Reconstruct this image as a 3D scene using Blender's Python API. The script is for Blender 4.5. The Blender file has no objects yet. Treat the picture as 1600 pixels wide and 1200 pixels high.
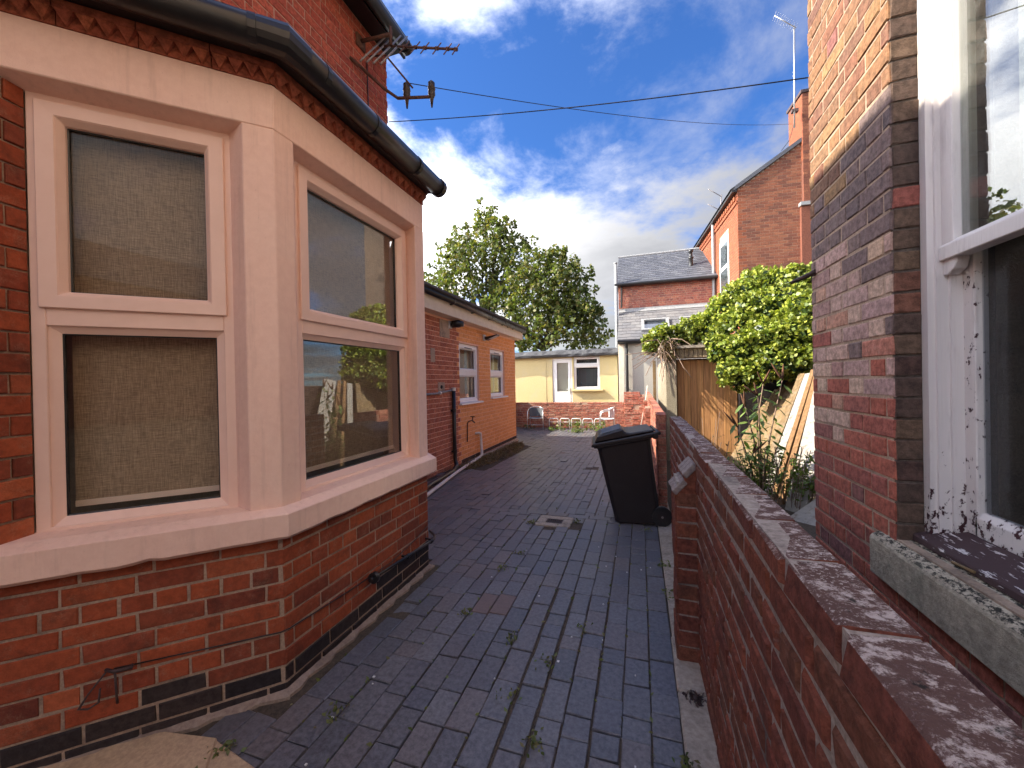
import bpy, bmesh, math, random, zlib
import numpy as np
from mathutils import Vector, Matrix

random.seed(7)
rng = np.random.default_rng(11)
R = math.radians
sc = bpy.context.scene
COL = sc.collection

# ------------------------------------------------------------------ camera
FPX, W0, H0 = 610.0, 1600.0, 1200.0
psi, roll, pitch = R(18.15), R(1.15), math.atan(3 / 610.0)
CAM = Vector((0, 0, 1.5))
r0 = Vector((math.cos(psi), math.sin(psi), 0)); f0 = Vector((-math.sin(psi), math.cos(psi), 0)); zz = Vector((0, 0, 1))
Fw = math.cos(pitch) * f0 - math.sin(pitch) * zz
Uw = math.cos(pitch) * zz + math.sin(pitch) * f0
Ax = math.cos(roll) * r0 - math.sin(roll) * Uw
Bx = math.sin(roll) * r0 + math.cos(roll) * Uw
cd = bpy.data.cameras.new('camera'); cam = bpy.data.objects.new('camera', cd); COL.objects.link(cam)
cd.sensor_fit = 'HORIZONTAL'; cd.sensor_width = 36.0; cd.lens = 36.0 * FPX / W0
cd.clip_start = 0.02; cd.clip_end = 2000
m = Matrix((Ax, Bx, -Fw)).transposed().to_4x4(); m.translation = CAM
cam.matrix_world = m
sc.camera = cam

# ------------------------------------------------------------------ sky, sun, exposure
SUN = Vector((1.0, 0.27, -0.80)).normalized()
sun_el = math.asin(-SUN.z); sun_az = math.atan2(-SUN.x, -SUN.y)
world = bpy.data.worlds.new('World'); sc.world = world; world.use_nodes = True
wn = world.node_tree; wn.nodes.clear()
def W(t, **k):
    n = wn.nodes.new(t)
    for a, b in k.items(): setattr(n, a, b)
    return n
def wl(a, b): wn.links.new(a, b)
sky = W('ShaderNodeTexSky', sky_type='NISHITA', sun_disc=False, sun_elevation=sun_el, sun_rotation=sun_az % (2 * math.pi),
        air_density=1.15, dust_density=0.35, ozone_density=2.2)
tc = W('ShaderNodeTexCoord'); sep = W('ShaderNodeSeparateXYZ'); wl(tc.outputs['Generated'], sep.inputs[0])
def wm(op, a, b=None, c=None, clamp=False):
    n = W('ShaderNodeMath', operation=op, use_clamp=clamp)
    for i, x in enumerate((a, b, c)):
        if x is None: continue
        if isinstance(x, (int, float)): n.inputs[i].default_value = x
        else: wl(x, n.inputs[i])
    return n.outputs[0]
zc = wm('MAXIMUM', sep.outputs[2], 0.0)
den = wm('ADD', zc, 0.22)
cx = wm('DIVIDE', sep.outputs[0], den); cy = wm('DIVIDE', sep.outputs[1], den)
cmb = W('ShaderNodeCombineXYZ'); wl(cx, cmb.inputs[0]); wl(cy, cmb.inputs[1])
cmb.inputs[2].default_value = 3.7
def wnoise(scale, det, rough, dist=0.0):
    n = W('ShaderNodeTexNoise'); n.inputs['Scale'].default_value = scale; n.inputs['Detail'].default_value = det
    n.inputs['Roughness'].default_value = rough; n.inputs['Distortion'].default_value = dist
    wl(cmb.outputs[0], n.inputs['Vector']); return n.outputs['Fac']
nA = wnoise(1.7, 9, 0.56, 0.3); nB = wnoise(6.5, 10, 0.66)
low = W('ShaderNodeMapRange', interpolation_type='SMOOTHSTEP'); wl(sep.outputs[2], low.inputs[0])
low.inputs[1].default_value = 0.34; low.inputs[2].default_value = 0.58; low.inputs[3].default_value = 0.25; low.inputs[4].default_value = -0.04
dens = wm('ADD', wm('ADD', nA, low.outputs[0]), wm('MULTIPLY', nB, 0.26))
nW = wnoise(2.6, 10, 0.62, 0.25); nV = wnoise(0.9, 3, 0.5)
wsp = W('ShaderNodeMapRange', interpolation_type='SMOOTHSTEP'); wl(wm('ADD', nW, wm('MULTIPLY', nV, 0.55)), wsp.inputs[0])
wsp.inputs[1].default_value = 0.76; wsp.inputs[2].default_value = 1.06; wsp.inputs[4].default_value = 0.42
mask = W('ShaderNodeMapRange', interpolation_type='SMOOTHSTEP'); wl(dens, mask.inputs[0])
mask.inputs[1].default_value = 0.66; mask.inputs[2].default_value = 0.92
ccol = W('ShaderNodeMapRange'); wl(dens, ccol.inputs[0])
ccol.inputs[1].default_value = 0.7; ccol.inputs[2].default_value = 1.05; ccol.inputs[3].default_value = 0.66; ccol.inputs[4].default_value = 0.46
dsun = W('ShaderNodeVectorMath', operation='DOT_PRODUCT'); wl(tc.outputs['Generated'], dsun.inputs[0]); dsun.inputs[1].default_value = tuple(-SUN)
ph = wm('ADD', 1.0, wm('MULTIPLY', wm('POWER', wm('MULTIPLY', wm('ADD', dsun.outputs['Value'], 1.0), 0.5), 6.0), 64.0))
cbr = wm('MULTIPLY', ccol.outputs[0], ph)
cmix = W('ShaderNodeCombineColor')

wl(wm('MULTIPLY', cbr, 1.0), cmix.inputs[0]); wl(wm('MULTIPLY', cbr, 0.985), cmix.inputs[1]); wl(wm('MULTIPLY', cbr, 0.975), cmix.inputs[2])
tint = W('ShaderNodeMixRGB', blend_type='MULTIPLY'); tint.inputs[0].default_value = 1.0
wl(sky.outputs[0], tint.inputs[1]); tint.inputs[2].default_value = (0.10, 0.18, 0.31, 1)
mx = W('ShaderNodeMixRGB'); wl(wm('MULTIPLY', wm('MAXIMUM', mask.outputs[0], wsp.outputs[0]), 0.93), mx.inputs[0]); wl(tint.outputs[0], mx.inputs[1]); wl(cmix.outputs[0], mx.inputs[2])
bg = W('ShaderNodeBackground'); bg.inputs[1].default_value = 0.12; wl(mx.outputs[0], bg.inputs[0])
wo = W('ShaderNodeOutputWorld'); wl(bg.outputs[0], wo.inputs[0])

sl = bpy.data.lights.new('sun', 'SUN'); sl.energy = 2.0; sl.angle = R(0.5); sl.color = (1.0, 0.90, 0.74)
so = bpy.data.objects.new('sun', sl); COL.objects.link(so)
so.rotation_euler = SUN.to_track_quat('-Z', 'Y').to_euler(); so.location = (-8, -6, 12)
sc.view_settings.view_transform = 'Standard'; sc.view_settings.look = 'None'
sc.view_settings.exposure = 2.62; sc.view_settings.gamma = 1.0; sc.view_settings.use_curve_mapping = False
sc.cycles.max_bounces = 8; sc.cycles.diffuse_bounces = 5; sc.cycles.transparent_max_bounces = 16
sc.cycles.use_denoising = True; sc.cycles.caustics_reflective = True; sc.cycles.blur_glossy = 0.25

# ------------------------------------------------------------------ materials
class NM:
    def __init__(s, name):
        s.mat = bpy.data.materials.new(name); s.mat.use_nodes = True
        s.t = s.mat.node_tree; s.t.nodes.clear()
        s.out = s.n('ShaderNodeOutputMaterial'); s.geo = s.n('ShaderNodeNewGeometry'); s.oi = s.n('ShaderNodeObjectInfo')
    def n(s, typ, **k):
        x = s.t.nodes.new(typ)
        for a, b in k.items(): setattr(x, a, b)
        return x
    def l(s, a, b): s.t.links.new(a, b)
    def put(s, sock, v):
        if isinstance(v, (int, float)): sock.default_value = v
        elif isinstance(v, (tuple, list)): sock.default_value = (tuple(v) + (1,))[:4] if sock.type == 'RGBA' else tuple(v)
        else: s.l(v, sock)
    def m(s, op, a, b=0.0, c=None, clamp=False):
        x = s.n('ShaderNodeMath', operation=op, use_clamp=clamp); s.put(x.inputs[0], a); s.put(x.inputs[1], b)
        if c is not None: s.put(x.inputs[2], c)
        return x.outputs[0]
    def pos(s, sx=1, sy=1, sz=1):
        if (sx, sy, sz) == (1, 1, 1): return s.geo.outputs['Position']
        mp = s.n('ShaderNodeMapping'); s.l(s.geo.outputs['Position'], mp.inputs[0]); mp.inputs['Scale'].default_value = (sx, sy, sz); return mp.outputs[0]
    def noise(s, scale, det=4, rough=0.6, vec=None, dist=0.0):
        x = s.n('ShaderNodeTexNoise'); x.inputs['Scale'].default_value = scale; x.inputs['Detail'].default_value = det
        x.inputs['Roughness'].default_value = rough; x.inputs['Distortion'].default_value = dist
        s.l(vec or s.pos(), x.inputs['Vector']); return x.outputs['Fac']
    def rand(s):
        return s.m('FRACT', s.m('ADD', s.oi.outputs['Random'], s.m('MULTIPLY', s.geo.outputs['Random Per Island'], 3.7)))
    def ramp(s, fac, stops, interp='LINEAR'):
        x = s.n('ShaderNodeValToRGB'); s.put(x.inputs[0], fac); cr = x.color_ramp; cr.interpolation = interp
        k = len(stops)
        while len(cr.elements) < k: cr.elements.new(0.5)
        for i, st in enumerate(stops):
            p, c = st if isinstance(st[1], (tuple, list)) else (i / max(1, k - 1), st)
            cr.elements[i].position = p; cr.elements[i].color = tuple(c) + (1,)
        return x.outputs[0]
    def mr(s, v, a, b, c=0.0, d=1.0):
        x = s.n('ShaderNodeMapRange', interpolation_type='SMOOTHSTEP'); s.put(x.inputs[0], v)
        for i, q in enumerate((a, b, c, d)): x.inputs[i + 1].default_value = q
        return x.outputs[0]
    def mix(s, f, a, b, mode='MIX'):
        x = s.n('ShaderNodeMixRGB', blend_type=mode); s.put(x.inputs[0], f); s.put(x.inputs[1], a); s.put(x.inputs[2], b); return x.outputs[0]
    def scale(s, col, v):
        x = s.n('ShaderNodeVectorMath', operation='SCALE'); s.put(x.inputs[0], col); s.put(x.inputs['Scale'], v); return x.outputs[0]
    def bump(s, h, strength=0.5, dist=0.01):
        x = s.n('ShaderNodeBump'); x.inputs['Strength'].default_value = strength; x.inputs['Distance'].default_value = dist; s.put(x.inputs['Height'], h); return x.outputs[0]
    def bsdf(s, col, rough=0.85, bump=None, metal=0.0, spec=0.4, extra=None):
        x = s.n('ShaderNodeBsdfPrincipled'); s.put(x.inputs['Base Color'], col); s.put(x.inputs['Roughness'], rough)
        x.inputs['Metallic'].default_value = metal; x.inputs['Specular IOR Level'].default_value = spec
        if bump is not None: s.l(bump, x.inputs['Normal'])
        s.l(x.outputs[0], s.out.inputs[0]); return s.mat

def brick_mat(name, cols, soot=0.3, sootcol=(0.03, 0.025, 0.025), pale=0.0, palecol=(0.42, 0.36, 0.32), bump=0.6, gain=1.0, rough=0.9, spec=0.25, sootscale=2.2, grain=(0.62, 1.35)):
    q = NM(name); base = q.ramp(q.rand(), cols)
    n1 = q.noise(sootscale, 6, 0.62); n2 = q.noise(38, 5, 0.7); n3 = q.noise(190, 3, 0.6); n4 = q.noise(9, 6, 0.65)
    c = q.scale(base, q.m('MULTIPLY', q.mr(n2, 0.3, 0.7, *grain), gain))
    c = q.mix(q.m('MULTIPLY', q.mr(n4, 0.52, 0.72), soot), c, sootcol)
    c = q.mix(q.m('MULTIPLY', q.mr(n1, 0.5, 0.75), soot * 0.7), c, sootcol)
    if pale: c = q.mix(q.m('MULTIPLY', q.m('MULTIPLY', q.mr(q.noise(14, 7, 0.72), 0.5, 0.68), q.mr(n3, 0.35, 0.6)), pale), c, palecol)
    h = q.m('ADD', q.m('MULTIPLY', n3, 0.5), q.m('ADD', n2, q.m('MULTIPLY', n4, 0.6)))
    return q.bsdf(c, rough, q.bump(h, bump, 0.006), spec=spec)
def grain_mat(name, a, b, scale=40, bump=0.5, rough=0.9, dirt=None, dirtamt=0.5, dirtscale=4, spec=0.3, bd=0.005, metal=0.0):
    q = NM(name); n = q.noise(scale, 6, 0.68); c = q.mix(q.mr(n, 0.3, 0.7), a, b)
    if dirt: c = q.mix(q.m('MULTIPLY', q.mr(q.noise(dirtscale, 7, 0.68), 0.48, 0.7), dirtamt), c, dirt)
    return q.bsdf(c, rough, q.bump(q.m('ADD', n, q.m('MULTIPLY', q.noise(scale * 5, 3), 0.4)), bump, bd) if bump else None, metal, spec)
def wood_mat(name, cols, vs=(40, 40, 2.0), bump=0.4, grey=0.0, greycol=(0.3, 0.28, 0.25)):
    q = NM(name); base = q.ramp(q.rand(), cols)
    n = q.noise(1.0, 6, 0.65, q.pos(*vs), 0.4); c = q.scale(base, q.mr(n, 0.3, 0.72, 0.68, 1.25))
    if grey: c = q.mix(q.m('MULTIPLY', q.mr(q.noise(7, 6, 0.7), 0.45, 0.7), grey), c, greycol)
    return q.bsdf(c, 0.8, q.bump(n, bump, 0.004), spec=0.25)
def leaf_mat(name, cols, trans=0.35):
    q = NM(name); c = q.ramp(q.rand(), cols); c = q.scale(c, q.mr(q.noise(2.2, 3), 0.3, 0.7, 0.75, 1.25))
    d = q.n('ShaderNodeBsdfPrincipled'); q.l(c, d.inputs['Base Color']); d.inputs['Roughness'].default_value = 0.42; d.inputs['Specular IOR Level'].default_value = 0.4
    t = q.n('ShaderNodeBsdfTranslucent'); q.l(q.mix(1.0, c, (1.0, 1.1, 0.45), 'MULTIPLY'), t.inputs[0])
    x = q.n('ShaderNodeMixShader'); x.inputs[0].default_value = trans; q.l(d.outputs[0], x.inputs[1]); q.l(t.outputs[0], x.inputs[2]); q.l(x.outputs[0], q.out.inputs[0]); return q.mat
def glass_mat(name, boost=1.0, rough=0.0, tint=(0.93, 0.96, 0.95), base=0.0, dirt=0.0):
    q = NM(name)
    dp_ = q.n('ShaderNodeVectorMath', operation='DOT_PRODUCT'); q.l(q.geo.outputs['Normal'], dp_.inputs[0]); q.l(q.geo.outputs['Incoming'], dp_.inputs[1])
    fr_ = q.m('ADD', .042, q.m('MULTIPLY', .958, q.m('POWER', q.m('SUBTRACT', 1.0, q.m('ABSOLUTE', dp_.outputs['Value'])), 5.0)))
    t = q.n('ShaderNodeBsdfTransparent'); t.inputs[0].default_value = tint + (1,)
    g = q.n('ShaderNodeBsdfGlossy'); g.inputs['Roughness'].default_value = rough
    x = q.n('ShaderNodeMixShader'); q.l(q.m('ADD', q.m('MULTIPLY', fr_, boost), base, clamp=True), x.inputs[0])
    q.l(t.outputs[0], x.inputs[1]); q.l(g.outputs[0], x.inputs[2]); last = x.outputs[0]
    if dirt:
        d = q.n('ShaderNodeBsdfDiffuse'); d.inputs[0].default_value = (0.5, 0.5, 0.47, 1)
        y = q.n('ShaderNodeMixShader'); q.l(q.mr(q.noise(9, 7, 0.7), 0.35, 0.8, 0.02, dirt), y.inputs[0]); q.l(last, y.inputs[1]); q.l(d.outputs[0], y.inputs[2]); last = y.outputs[0]
    q.l(last, q.out.inputs[0]); return q.mat

def sill_mat():
    q = NM('mossy stone sill'); n = q.noise(30, 7, .7); f = q.noise(70, 6, .72, q.pos(1, .5, 1)); b = q.noise(5, 6, .65)
    c = q.mix(q.mr(n, .3, .7), (.33, .285, .215), (.53, .46, .35)); c = q.mix(q.m('MULTIPLY', q.mr(b, .5, .68), .6), c, (.22, .23, .17))
    sp = q.n('ShaderNodeSeparateXYZ'); q.l(q.geo.outputs['Normal'], sp.inputs[0]); up = q.mr(sp.outputs[2], .2, .8, .12, 1.0)
    c = q.mix(q.m('MULTIPLY', up, q.mr(f, .47, .56)), c, (.035, .034, .028)); c = q.mix(q.m('MULTIPLY', up, q.mr(q.noise(16, 7, .7), .56, .66)), c, (.03, .028, .024))
    return q.bsdf(c, .92, q.bump(q.m('ADD', n, f), .9, .006), spec=.2)
M = {}
M['brick_bay'] = brick_mat('bay brick', [(.29, .062, .027), (.37, .088, .036), (.23, .05, .026), (.33, .075, .03), (.27, .066, .034), (.15, .04, .026), (.40, .105, .045)], soot=.5, pale=.28, palecol=(.42, .28, .19), sootcol=(.05, .025, .02), grain=(.8, 1.2), bump=.4)
M['brick_upper'] = brick_mat('upper brick', [(.38, .085, .055), (.46, .115, .07), (.33, .07, .05), (.42, .10, .06), (.37, .09, .07)], soot=.22)
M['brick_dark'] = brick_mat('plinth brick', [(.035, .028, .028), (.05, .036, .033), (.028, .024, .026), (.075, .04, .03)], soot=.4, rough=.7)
M['brick_ext_old'] = brick_mat('old extension brick', [(.43, .14, .08), (.36, .11, .065), (.48, .17, .095), (.40, .125, .07)], soot=.3, pale=.35)
M['brick_ext'] = brick_mat('new extension brick', [(.76, .33, .125), (.72, .30, .11), (.80, .36, .14), (.76, .33, .13)], soot=.08, pale=.15, palecol=(.5, .3, .22), grain=(.8, 1.15))
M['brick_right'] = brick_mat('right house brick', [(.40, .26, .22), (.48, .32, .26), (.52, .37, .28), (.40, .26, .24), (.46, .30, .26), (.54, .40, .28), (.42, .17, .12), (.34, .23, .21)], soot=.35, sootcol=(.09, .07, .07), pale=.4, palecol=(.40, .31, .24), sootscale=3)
M['brick_ochre'] = brick_mat('right house upper brick', [(.21, .105, .06), (.26, .14, .07), (.18, .09, .06), (.24, .125, .07), (.29, .175, .085), (.16, .08, .06), (.25, .11, .065)], soot=.35, sootcol=(.07, .05, .045), pale=.25, palecol=(.46, .34, .2), sootscale=3)  # palette darkened to hold down the sun on the upper wall
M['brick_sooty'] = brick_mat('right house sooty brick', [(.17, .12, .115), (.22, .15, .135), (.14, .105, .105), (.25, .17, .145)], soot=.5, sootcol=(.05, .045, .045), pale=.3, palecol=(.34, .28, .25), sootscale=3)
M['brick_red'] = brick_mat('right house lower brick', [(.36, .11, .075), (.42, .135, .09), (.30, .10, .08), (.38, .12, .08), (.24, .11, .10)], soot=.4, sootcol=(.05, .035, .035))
M['brick_jamb'] = brick_mat('jamb brick', [(.13, .085, .06), (.09, .06, .05), (.17, .11, .07), (.075, .05, .045), (.20, .09, .06)], soot=.5, sootcol=(.03, .025, .022))
M['brick_low'] = brick_mat('low wall brick', [(.22, .06, .045), (.28, .08, .055), (.17, .05, .045), (.25, .07, .05), (.19, .075, .055)], soot=.45, sootcol=(.035, .026, .026), pale=.12, bump=1.0, sootscale=4)
M['brick_top'] = brick_mat('low wall coping brick', [(.20, .075, .06), (.17, .065, .055), (.23, .085, .065)], soot=.5, sootcol=(.04, .032, .03), pale=.75, palecol=(.52, .45, .42), bump=1.2)
M['brick_back'] = brick_mat('yard wall brick', [(.40, .14, .09), (.33, .11, .075), (.46, .19, .12), (.30, .10, .075), (.43, .22, .15)], soot=.3, pale=.45, palecol=(.5, .42, .36))
M['brick_far'] = brick_mat('gable brick', [(.23, .085, .048), (.20, .072, .043), (.26, .105, .058), (.18, .064, .04), (.14, .058, .04)], soot=.2)
M['brick_farred'] = brick_mat('gable side brick', [(.25, .078, .038), (.22, .068, .035), (.27, .088, .042)], soot=.12)
M['brick_slate'] = brick_mat('slate house brick', [(.26, .08, .06), (.34, .12, .08), (.20, .07, .06), (.40, .16, .10)], soot=.3, pale=.3)
M['brick_cap'] = grain_mat('pier cap brick', (.33, .29, .27), (.20, .16, .15), 60, .8, dirt=(.12, .10, .09))
M['mortar'] = grain_mat('mortar', (.50, .37, .27), (.33, .24, .175), 90, .9, dirt=(.09, .07, .06), dirtamt=.6)
M['mortar_pink'] = grain_mat('pale mortar', (.52, .34, .25), (.40, .25, .18), 90, .7, dirt=(.2, .12, .09), dirtamt=.4)
M['mortar_ext'] = grain_mat('extension mortar', (.86, .52, .37), (.74, .42, .30), 90, .7)
M['mortar_grey'] = grain_mat('grey mortar', (.46, .40, .35), (.26, .22, .195), 70, 1.0, dirt=(.05, .045, .045), dirtamt=.7)
M['mortar_dark'] = grain_mat('sooty mortar', (.15, .12, .10), (.08, .065, .055), 70, .8)
M['stone_paint'] = grain_mat('painted stone', (.80, .54, .42), (.75, .49, .375), 30, .25, .7, dirt=(.45, .31, .26), dirtamt=.22, dirtscale=7, bd=.003)
def paint_mat():
    q = NM('painted stone'); n = q.noise(30, 6, .68); st = q.noise(1, 6, .68, q.pos(26, 26, 1.6)); sp = q.noise(85, 4, .7); big = q.noise(2.5, 5, .6)
    c = q.mix(q.mr(n, .3, .7), (.87, .61, .495), (.82, .56, .45)); c = q.mix(q.m('MULTIPLY', q.mr(st, .5, .72), .28), c, (.50, .32, .25)); c = q.mix(q.m('MULTIPLY', q.mr(big, .5, .7), .22), c, (.86, .66, .54))
    c = q.mix(q.m('MULTIPLY', q.mr(sp, .68, .74), .6), c, (.30, .17, .12))
    return q.bsdf(c, .72, q.bump(q.m('ADD', n, q.m('MULTIPLY', q.noise(140, 3), .5)), .45, .004), spec=.25)
M['stone_paint'] = paint_mat()
M['upvc_pink'] = grain_mat('painted window frame', (.86, .62, .51), (.83, .59, .48), 12, 0, .42)
M['upvc'] = grain_mat('white window frame', (.80, .79, .78), (.76, .75, .74), 12, 0, .4)
M['black'] = grain_mat('black plastic', (.012, .012, .013), (.02, .02, .021), 25, .1, .33, dirt=(.05, .045, .04), dirtamt=.25, spec=.5)
M['bin_plastic'] = grain_mat('bin plastic', (.017, .012, .012), (.024, .018, .018), 60, .15, .42, dirt=(.05, .045, .042), dirtamt=.2, spec=.5)
M['white_pipe'] = grain_mat('white pipe plastic', (.72, .68, .62), (.62, .57, .50), 20, .05, .45)
M['terracotta'] = brick_mat('terracotta', [(.36, .10, .055), (.31, .085, .05), (.40, .12, .06)], soot=.35)
M['slate'] = brick_mat('slate', [(.085, .09, .105), (.065, .07, .085), (.11, .115, .13), (.075, .08, .10)], soot=.2, pale=.12, palecol=(.2, .21, .22), rough=.6, spec=.4, bump=.3, grain=(.8, 1.2))
M['slate_low'] = brick_mat('lean-to slate', [(.15, .15, .155), (.12, .12, .13), (.18, .175, .175), (.14, .135, .14)], soot=.15, pale=.2, palecol=(.27, .26, .24), rough=.75, bump=.3, grain=(.8, 1.2))
M['lead'] = grain_mat('lead', (.20, .21, .22), (.30, .30, .30), 18, .2, .55)
M['felt'] = grain_mat('roofing felt', (.045, .047, .052), (.08, .08, .085), 14, .5, .7, dirt=(.2, .2, .2), dirtamt=.3, dirtscale=3)
M['fascia'] = grain_mat('cream fascia paint', (.72, .63, .50), (.66, .56, .44), 9, .1, .6, dirt=(.4, .3, .2), dirtamt=.25)
M['cream'] = grain_mat('cream render', (.62, .51, .26), (.57, .465, .235), 25, .25, .85, dirt=(.54, .48, .33), dirtamt=.5, dirtscale=1.2)
M['grey_render'] = grain_mat('grey render', (.46, .43, .37), (.38, .36, .31), 30, .4, .9)
M['roughcast'] = grain_mat('roughcast', (.52, .45, .33), (.24, .21, .15), 75, 1.6, .95, dirt=(.15, .13, .09), dirtamt=.4, bd=.015)
M['concrete'] = grain_mat('concrete', (.46, .39, .31), (.32, .265, .21), 45, .8, .9, dirt=(.10, .085, .07), dirtamt=.6, dirtscale=6)
M['stone_sill'] = sill_mat()
M['flag'] = grain_mat('sandstone flag', (.62, .44, .27), (.46, .32, .20), 60, .7, .9, dirt=(.2, .14, .09), dirtamt=.4)
M['soil'] = grain_mat('soil', (.055, .042, .032), (.11, .085, .06), 50, 1.0, .95)
M['fillet'] = grain_mat('mortar fillet', (.40, .31, .24), (.28, .2, .155), 50, .9, .9, dirt=(.14, .1, .08))
M['aluminium'] = grain_mat('aluminium', (.62, .62, .62), (.55, .55, .55), 20, 0, .35, metal=.85)
M['steel'] = grain_mat('weathered aerial metal', (.36, .33, .32), (.22, .2, .19), 30, .1, .5, metal=.6)
M['rust'] = grain_mat('rusty iron', (.16, .075, .05), (.08, .05, .04), 40, .5, .8)
M['mesh_grey'] = grain_mat('grey mesh fabric', (.10, .11, .125), (.13, .14, .155), 120, .3, .7)
M['mesh_pale'] = grain_mat('pale mesh fabric', (.55, .55, .56), (.48, .48, .5), 120, .3, .7)
M['white_metal'] = grain_mat('white painted metal', (.75, .74, .72), (.6, .58, .56), 30, .1, .5)
M['stick'] = grain_mat('pale stick', (.62, .55, .47), (.5, .43, .36), 30, .2, .7)
M['porcelain'] = grain_mat('brown porcelain', (.055, .045, .038), (.10, .08, .065), 20, .1, .35)
M['cast'] = grain_mat('cast iron', (.05, .035, .035), (.09, .06, .055), 40, .5, .6)
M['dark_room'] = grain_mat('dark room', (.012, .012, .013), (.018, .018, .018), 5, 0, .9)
M['bark'] = grain_mat('bark', (.075, .06, .045), (.045, .036, .028), 14, .9, .95)
M['twig'] = grain_mat('dry twig', (.30, .21, .155), (.2, .135, .10), 30, .3, .9)
M['gate'] = wood_mat('gate boards', [(.52, .26, .105), (.58, .30, .12), (.47, .235, .10), (.55, .285, .125)])
M['plank'] = wood_mat('bare planks', [(.21, .14, .066), (.17, .11, .053), (.235, .16, .08), (.14, .09, .045)], (30, 30, 3), grey=.3, bump=.6)
M['plank_brown'] = wood_mat('brown battens', [(.20, .11, .05), (.23, .13, .06)], (30, 30, 3))
M['plank_white'] = grain_mat('flaking white board', (.34, .315, .275), (.28, .26, .235), 20, .4, .7, dirt=(.16, .12, .09), dirtamt=.9, dirtscale=16)
M['lintel'] = brick_mat('soldier bricks', [(.30, .22, .13), (.26, .19, .12), (.35, .26, .16), (.22, .15, .10)], soot=.4)
M['glass'] = glass_mat('window glass', 0.6)
M['glass_front'] = glass_mat('bay front glass', 2.8)
M['glass_old'] = glass_mat('old sash glass', 2.2, 0.0, (.80, .84, .83), .10, .16)
M['glass_dark'] = glass_mat('dark lower sash glass', 0.8, 0.05, (.7, .72, .75), .01, .03)
M['glass_far'] = glass_mat('far glass', 1.2, 0.0, (.9, .93, .92), .02)
M['sky_glass'] = glass_mat('rooflight glass', 2.0, 0.03, (.75, .8, .85), .25)
M['lens'] = grain_mat('lamp lens', (.6, .6, .58), (.5, .5, .5), 10, 0, .2)
M['seed'] = grain_mat('spent flower spikes', (.16, .075, .04), (.10, .05, .03), 60, .6, .9)
M['leaf_tree'] = leaf_mat('sycamore leaves', [(.10, .135, .04), (.13, .17, .045), (.08, .11, .035), (.18, .20, .05), (.21, .17, .055), (.12, .155, .045)], .42)
M['leaf_ivy'] = leaf_mat('ivy leaves', [(.10, .15, .03), (.20, .26, .045), (.30, .34, .05), (.37, .39, .06), (.15, .20, .04)], .25)
M['leaf_ivydark'] = leaf_mat('old ivy leaves', [(.02, .045, .015), (.035, .065, .02), (.05, .085, .025)], .15)  # shade inside the ivy is put into this darker leaf colour
M['leaf_weed'] = leaf_mat('weed leaves', [(.10, .16, .03), (.16, .22, .045), (.07, .12, .03), (.2, .24, .05)], .4)
M['leaf_bud'] = leaf_mat('buddleia leaves', [(.10, .17, .05), (.16, .24, .07), (.22, .30, .08)], .4)
M['leaf_dry'] = leaf_mat('dry grass', [(.20, .13, .065), (.15, .095, .05), (.11, .10, .04), (.25, .17, .09), (.09, .09, .03)], .25)
M['leaf_moss'] = leaf_mat('small weeds', [(.11, .16, .05), (.17, .2, .06), (.2, .17, .08)], .3)

def paver_mat():
    q = NM('blue paver'); base = q.ramp(q.rand(), [(.128, .128, .142), (.102, .104, .118), (.150, .148, .158), (.120, .120, .136), (.150, .134, .134), (.106, .111, .134)])
    n1 = q.noise(1.3, 5, .6); n2 = q.noise(45, 5, .7); n3 = q.noise(160, 2, .6)
    c = q.scale(base, q.mr(n2, .3, .7, .65, 1.35))
    c = q.mix(q.m('MULTIPLY', q.mr(n1, .52, .72), .35), c, (.12, .085, .075))
    c = q.mix(q.m('MULTIPLY', q.mr(q.noise(22, 6, .7), .6, .74), .5), c, (.03, .028, .03))
    return q.bsdf(c, q.mr(n2, .3, .7, .30, .52), q.bump(q.m('ADD', n2, q.m('MULTIPLY', n3, .5)), .35, .004), spec=.45)
M['paver'] = paver_mat()
def paver_pink():
    q = NM('worn red paver'); n2 = q.noise(45, 5, .7)
    return q.bsdf(q.mix(q.mr(n2, .3, .7), (.14, .105, .10), (.18, .13, .12)), .6, q.bump(n2, .4, .004))
M['paver_red'] = paver_pink()
def blind_mat():
    q = NM('woven blind'); tcn = q.geo.outputs['Position']
    a = q.noise(1.0, 3, .7, q.pos(22, 22, 330)); b = q.noise(1.0, 3, .7, q.pos(330, 330, 16)); 
    c = q.mix(q.mr(a, .3, .7), (.17, .105, .068), (.52, .35, .235)); c2 = q.mix(q.mr(b, .3, .7), (.17, .105, .068), (.52, .35, .235))
    c3 = q.mix(.5, c, c2)
    d = q.n('ShaderNodeBsdfDiffuse'); q.l(c3, d.inputs[0]); q.l(q.bump(q.m('ADD', a, b), .4, .002), d.inputs['Normal']); q.l(d.outputs[0], q.out.inputs[0]); return q.mat
M['blind'] = blind_mat()
def peel_mat(name, z0, z1, lo, hi, under=(.055, .018, .022), vec=(1, 1, .7)):
    q = NM(name); z = q.n('ShaderNodeSeparateXYZ'); q.l(q.pos(), z.inputs[0])
    n = q.noise(38, 8, .7, q.pos(*vec)); g = q.mr(z.outputs[2], z0, z1, lo, hi)
    f = q.mr(q.m('SUBTRACT', n, g), -.015, .015)
    st = q.mr(q.noise(6, 6, .7, q.pos(4, 4, .6)), .5, .75)
    c = q.mix(q.m('MULTIPLY', st, .45), (.70, .66, .64), (.38, .34, .33)); c = q.mix(f, c, under)
    return q.bsdf(c, q.mix(f, (.5, .5, .5), (.85, .85, .85)), q.bump(q.m('ADD', q.m('MULTIPLY', f, -1), q.m('MULTIPLY', q.noise(1, 4, .6, q.pos(160, 160, 6)), .3)), .7, .004))
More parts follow.
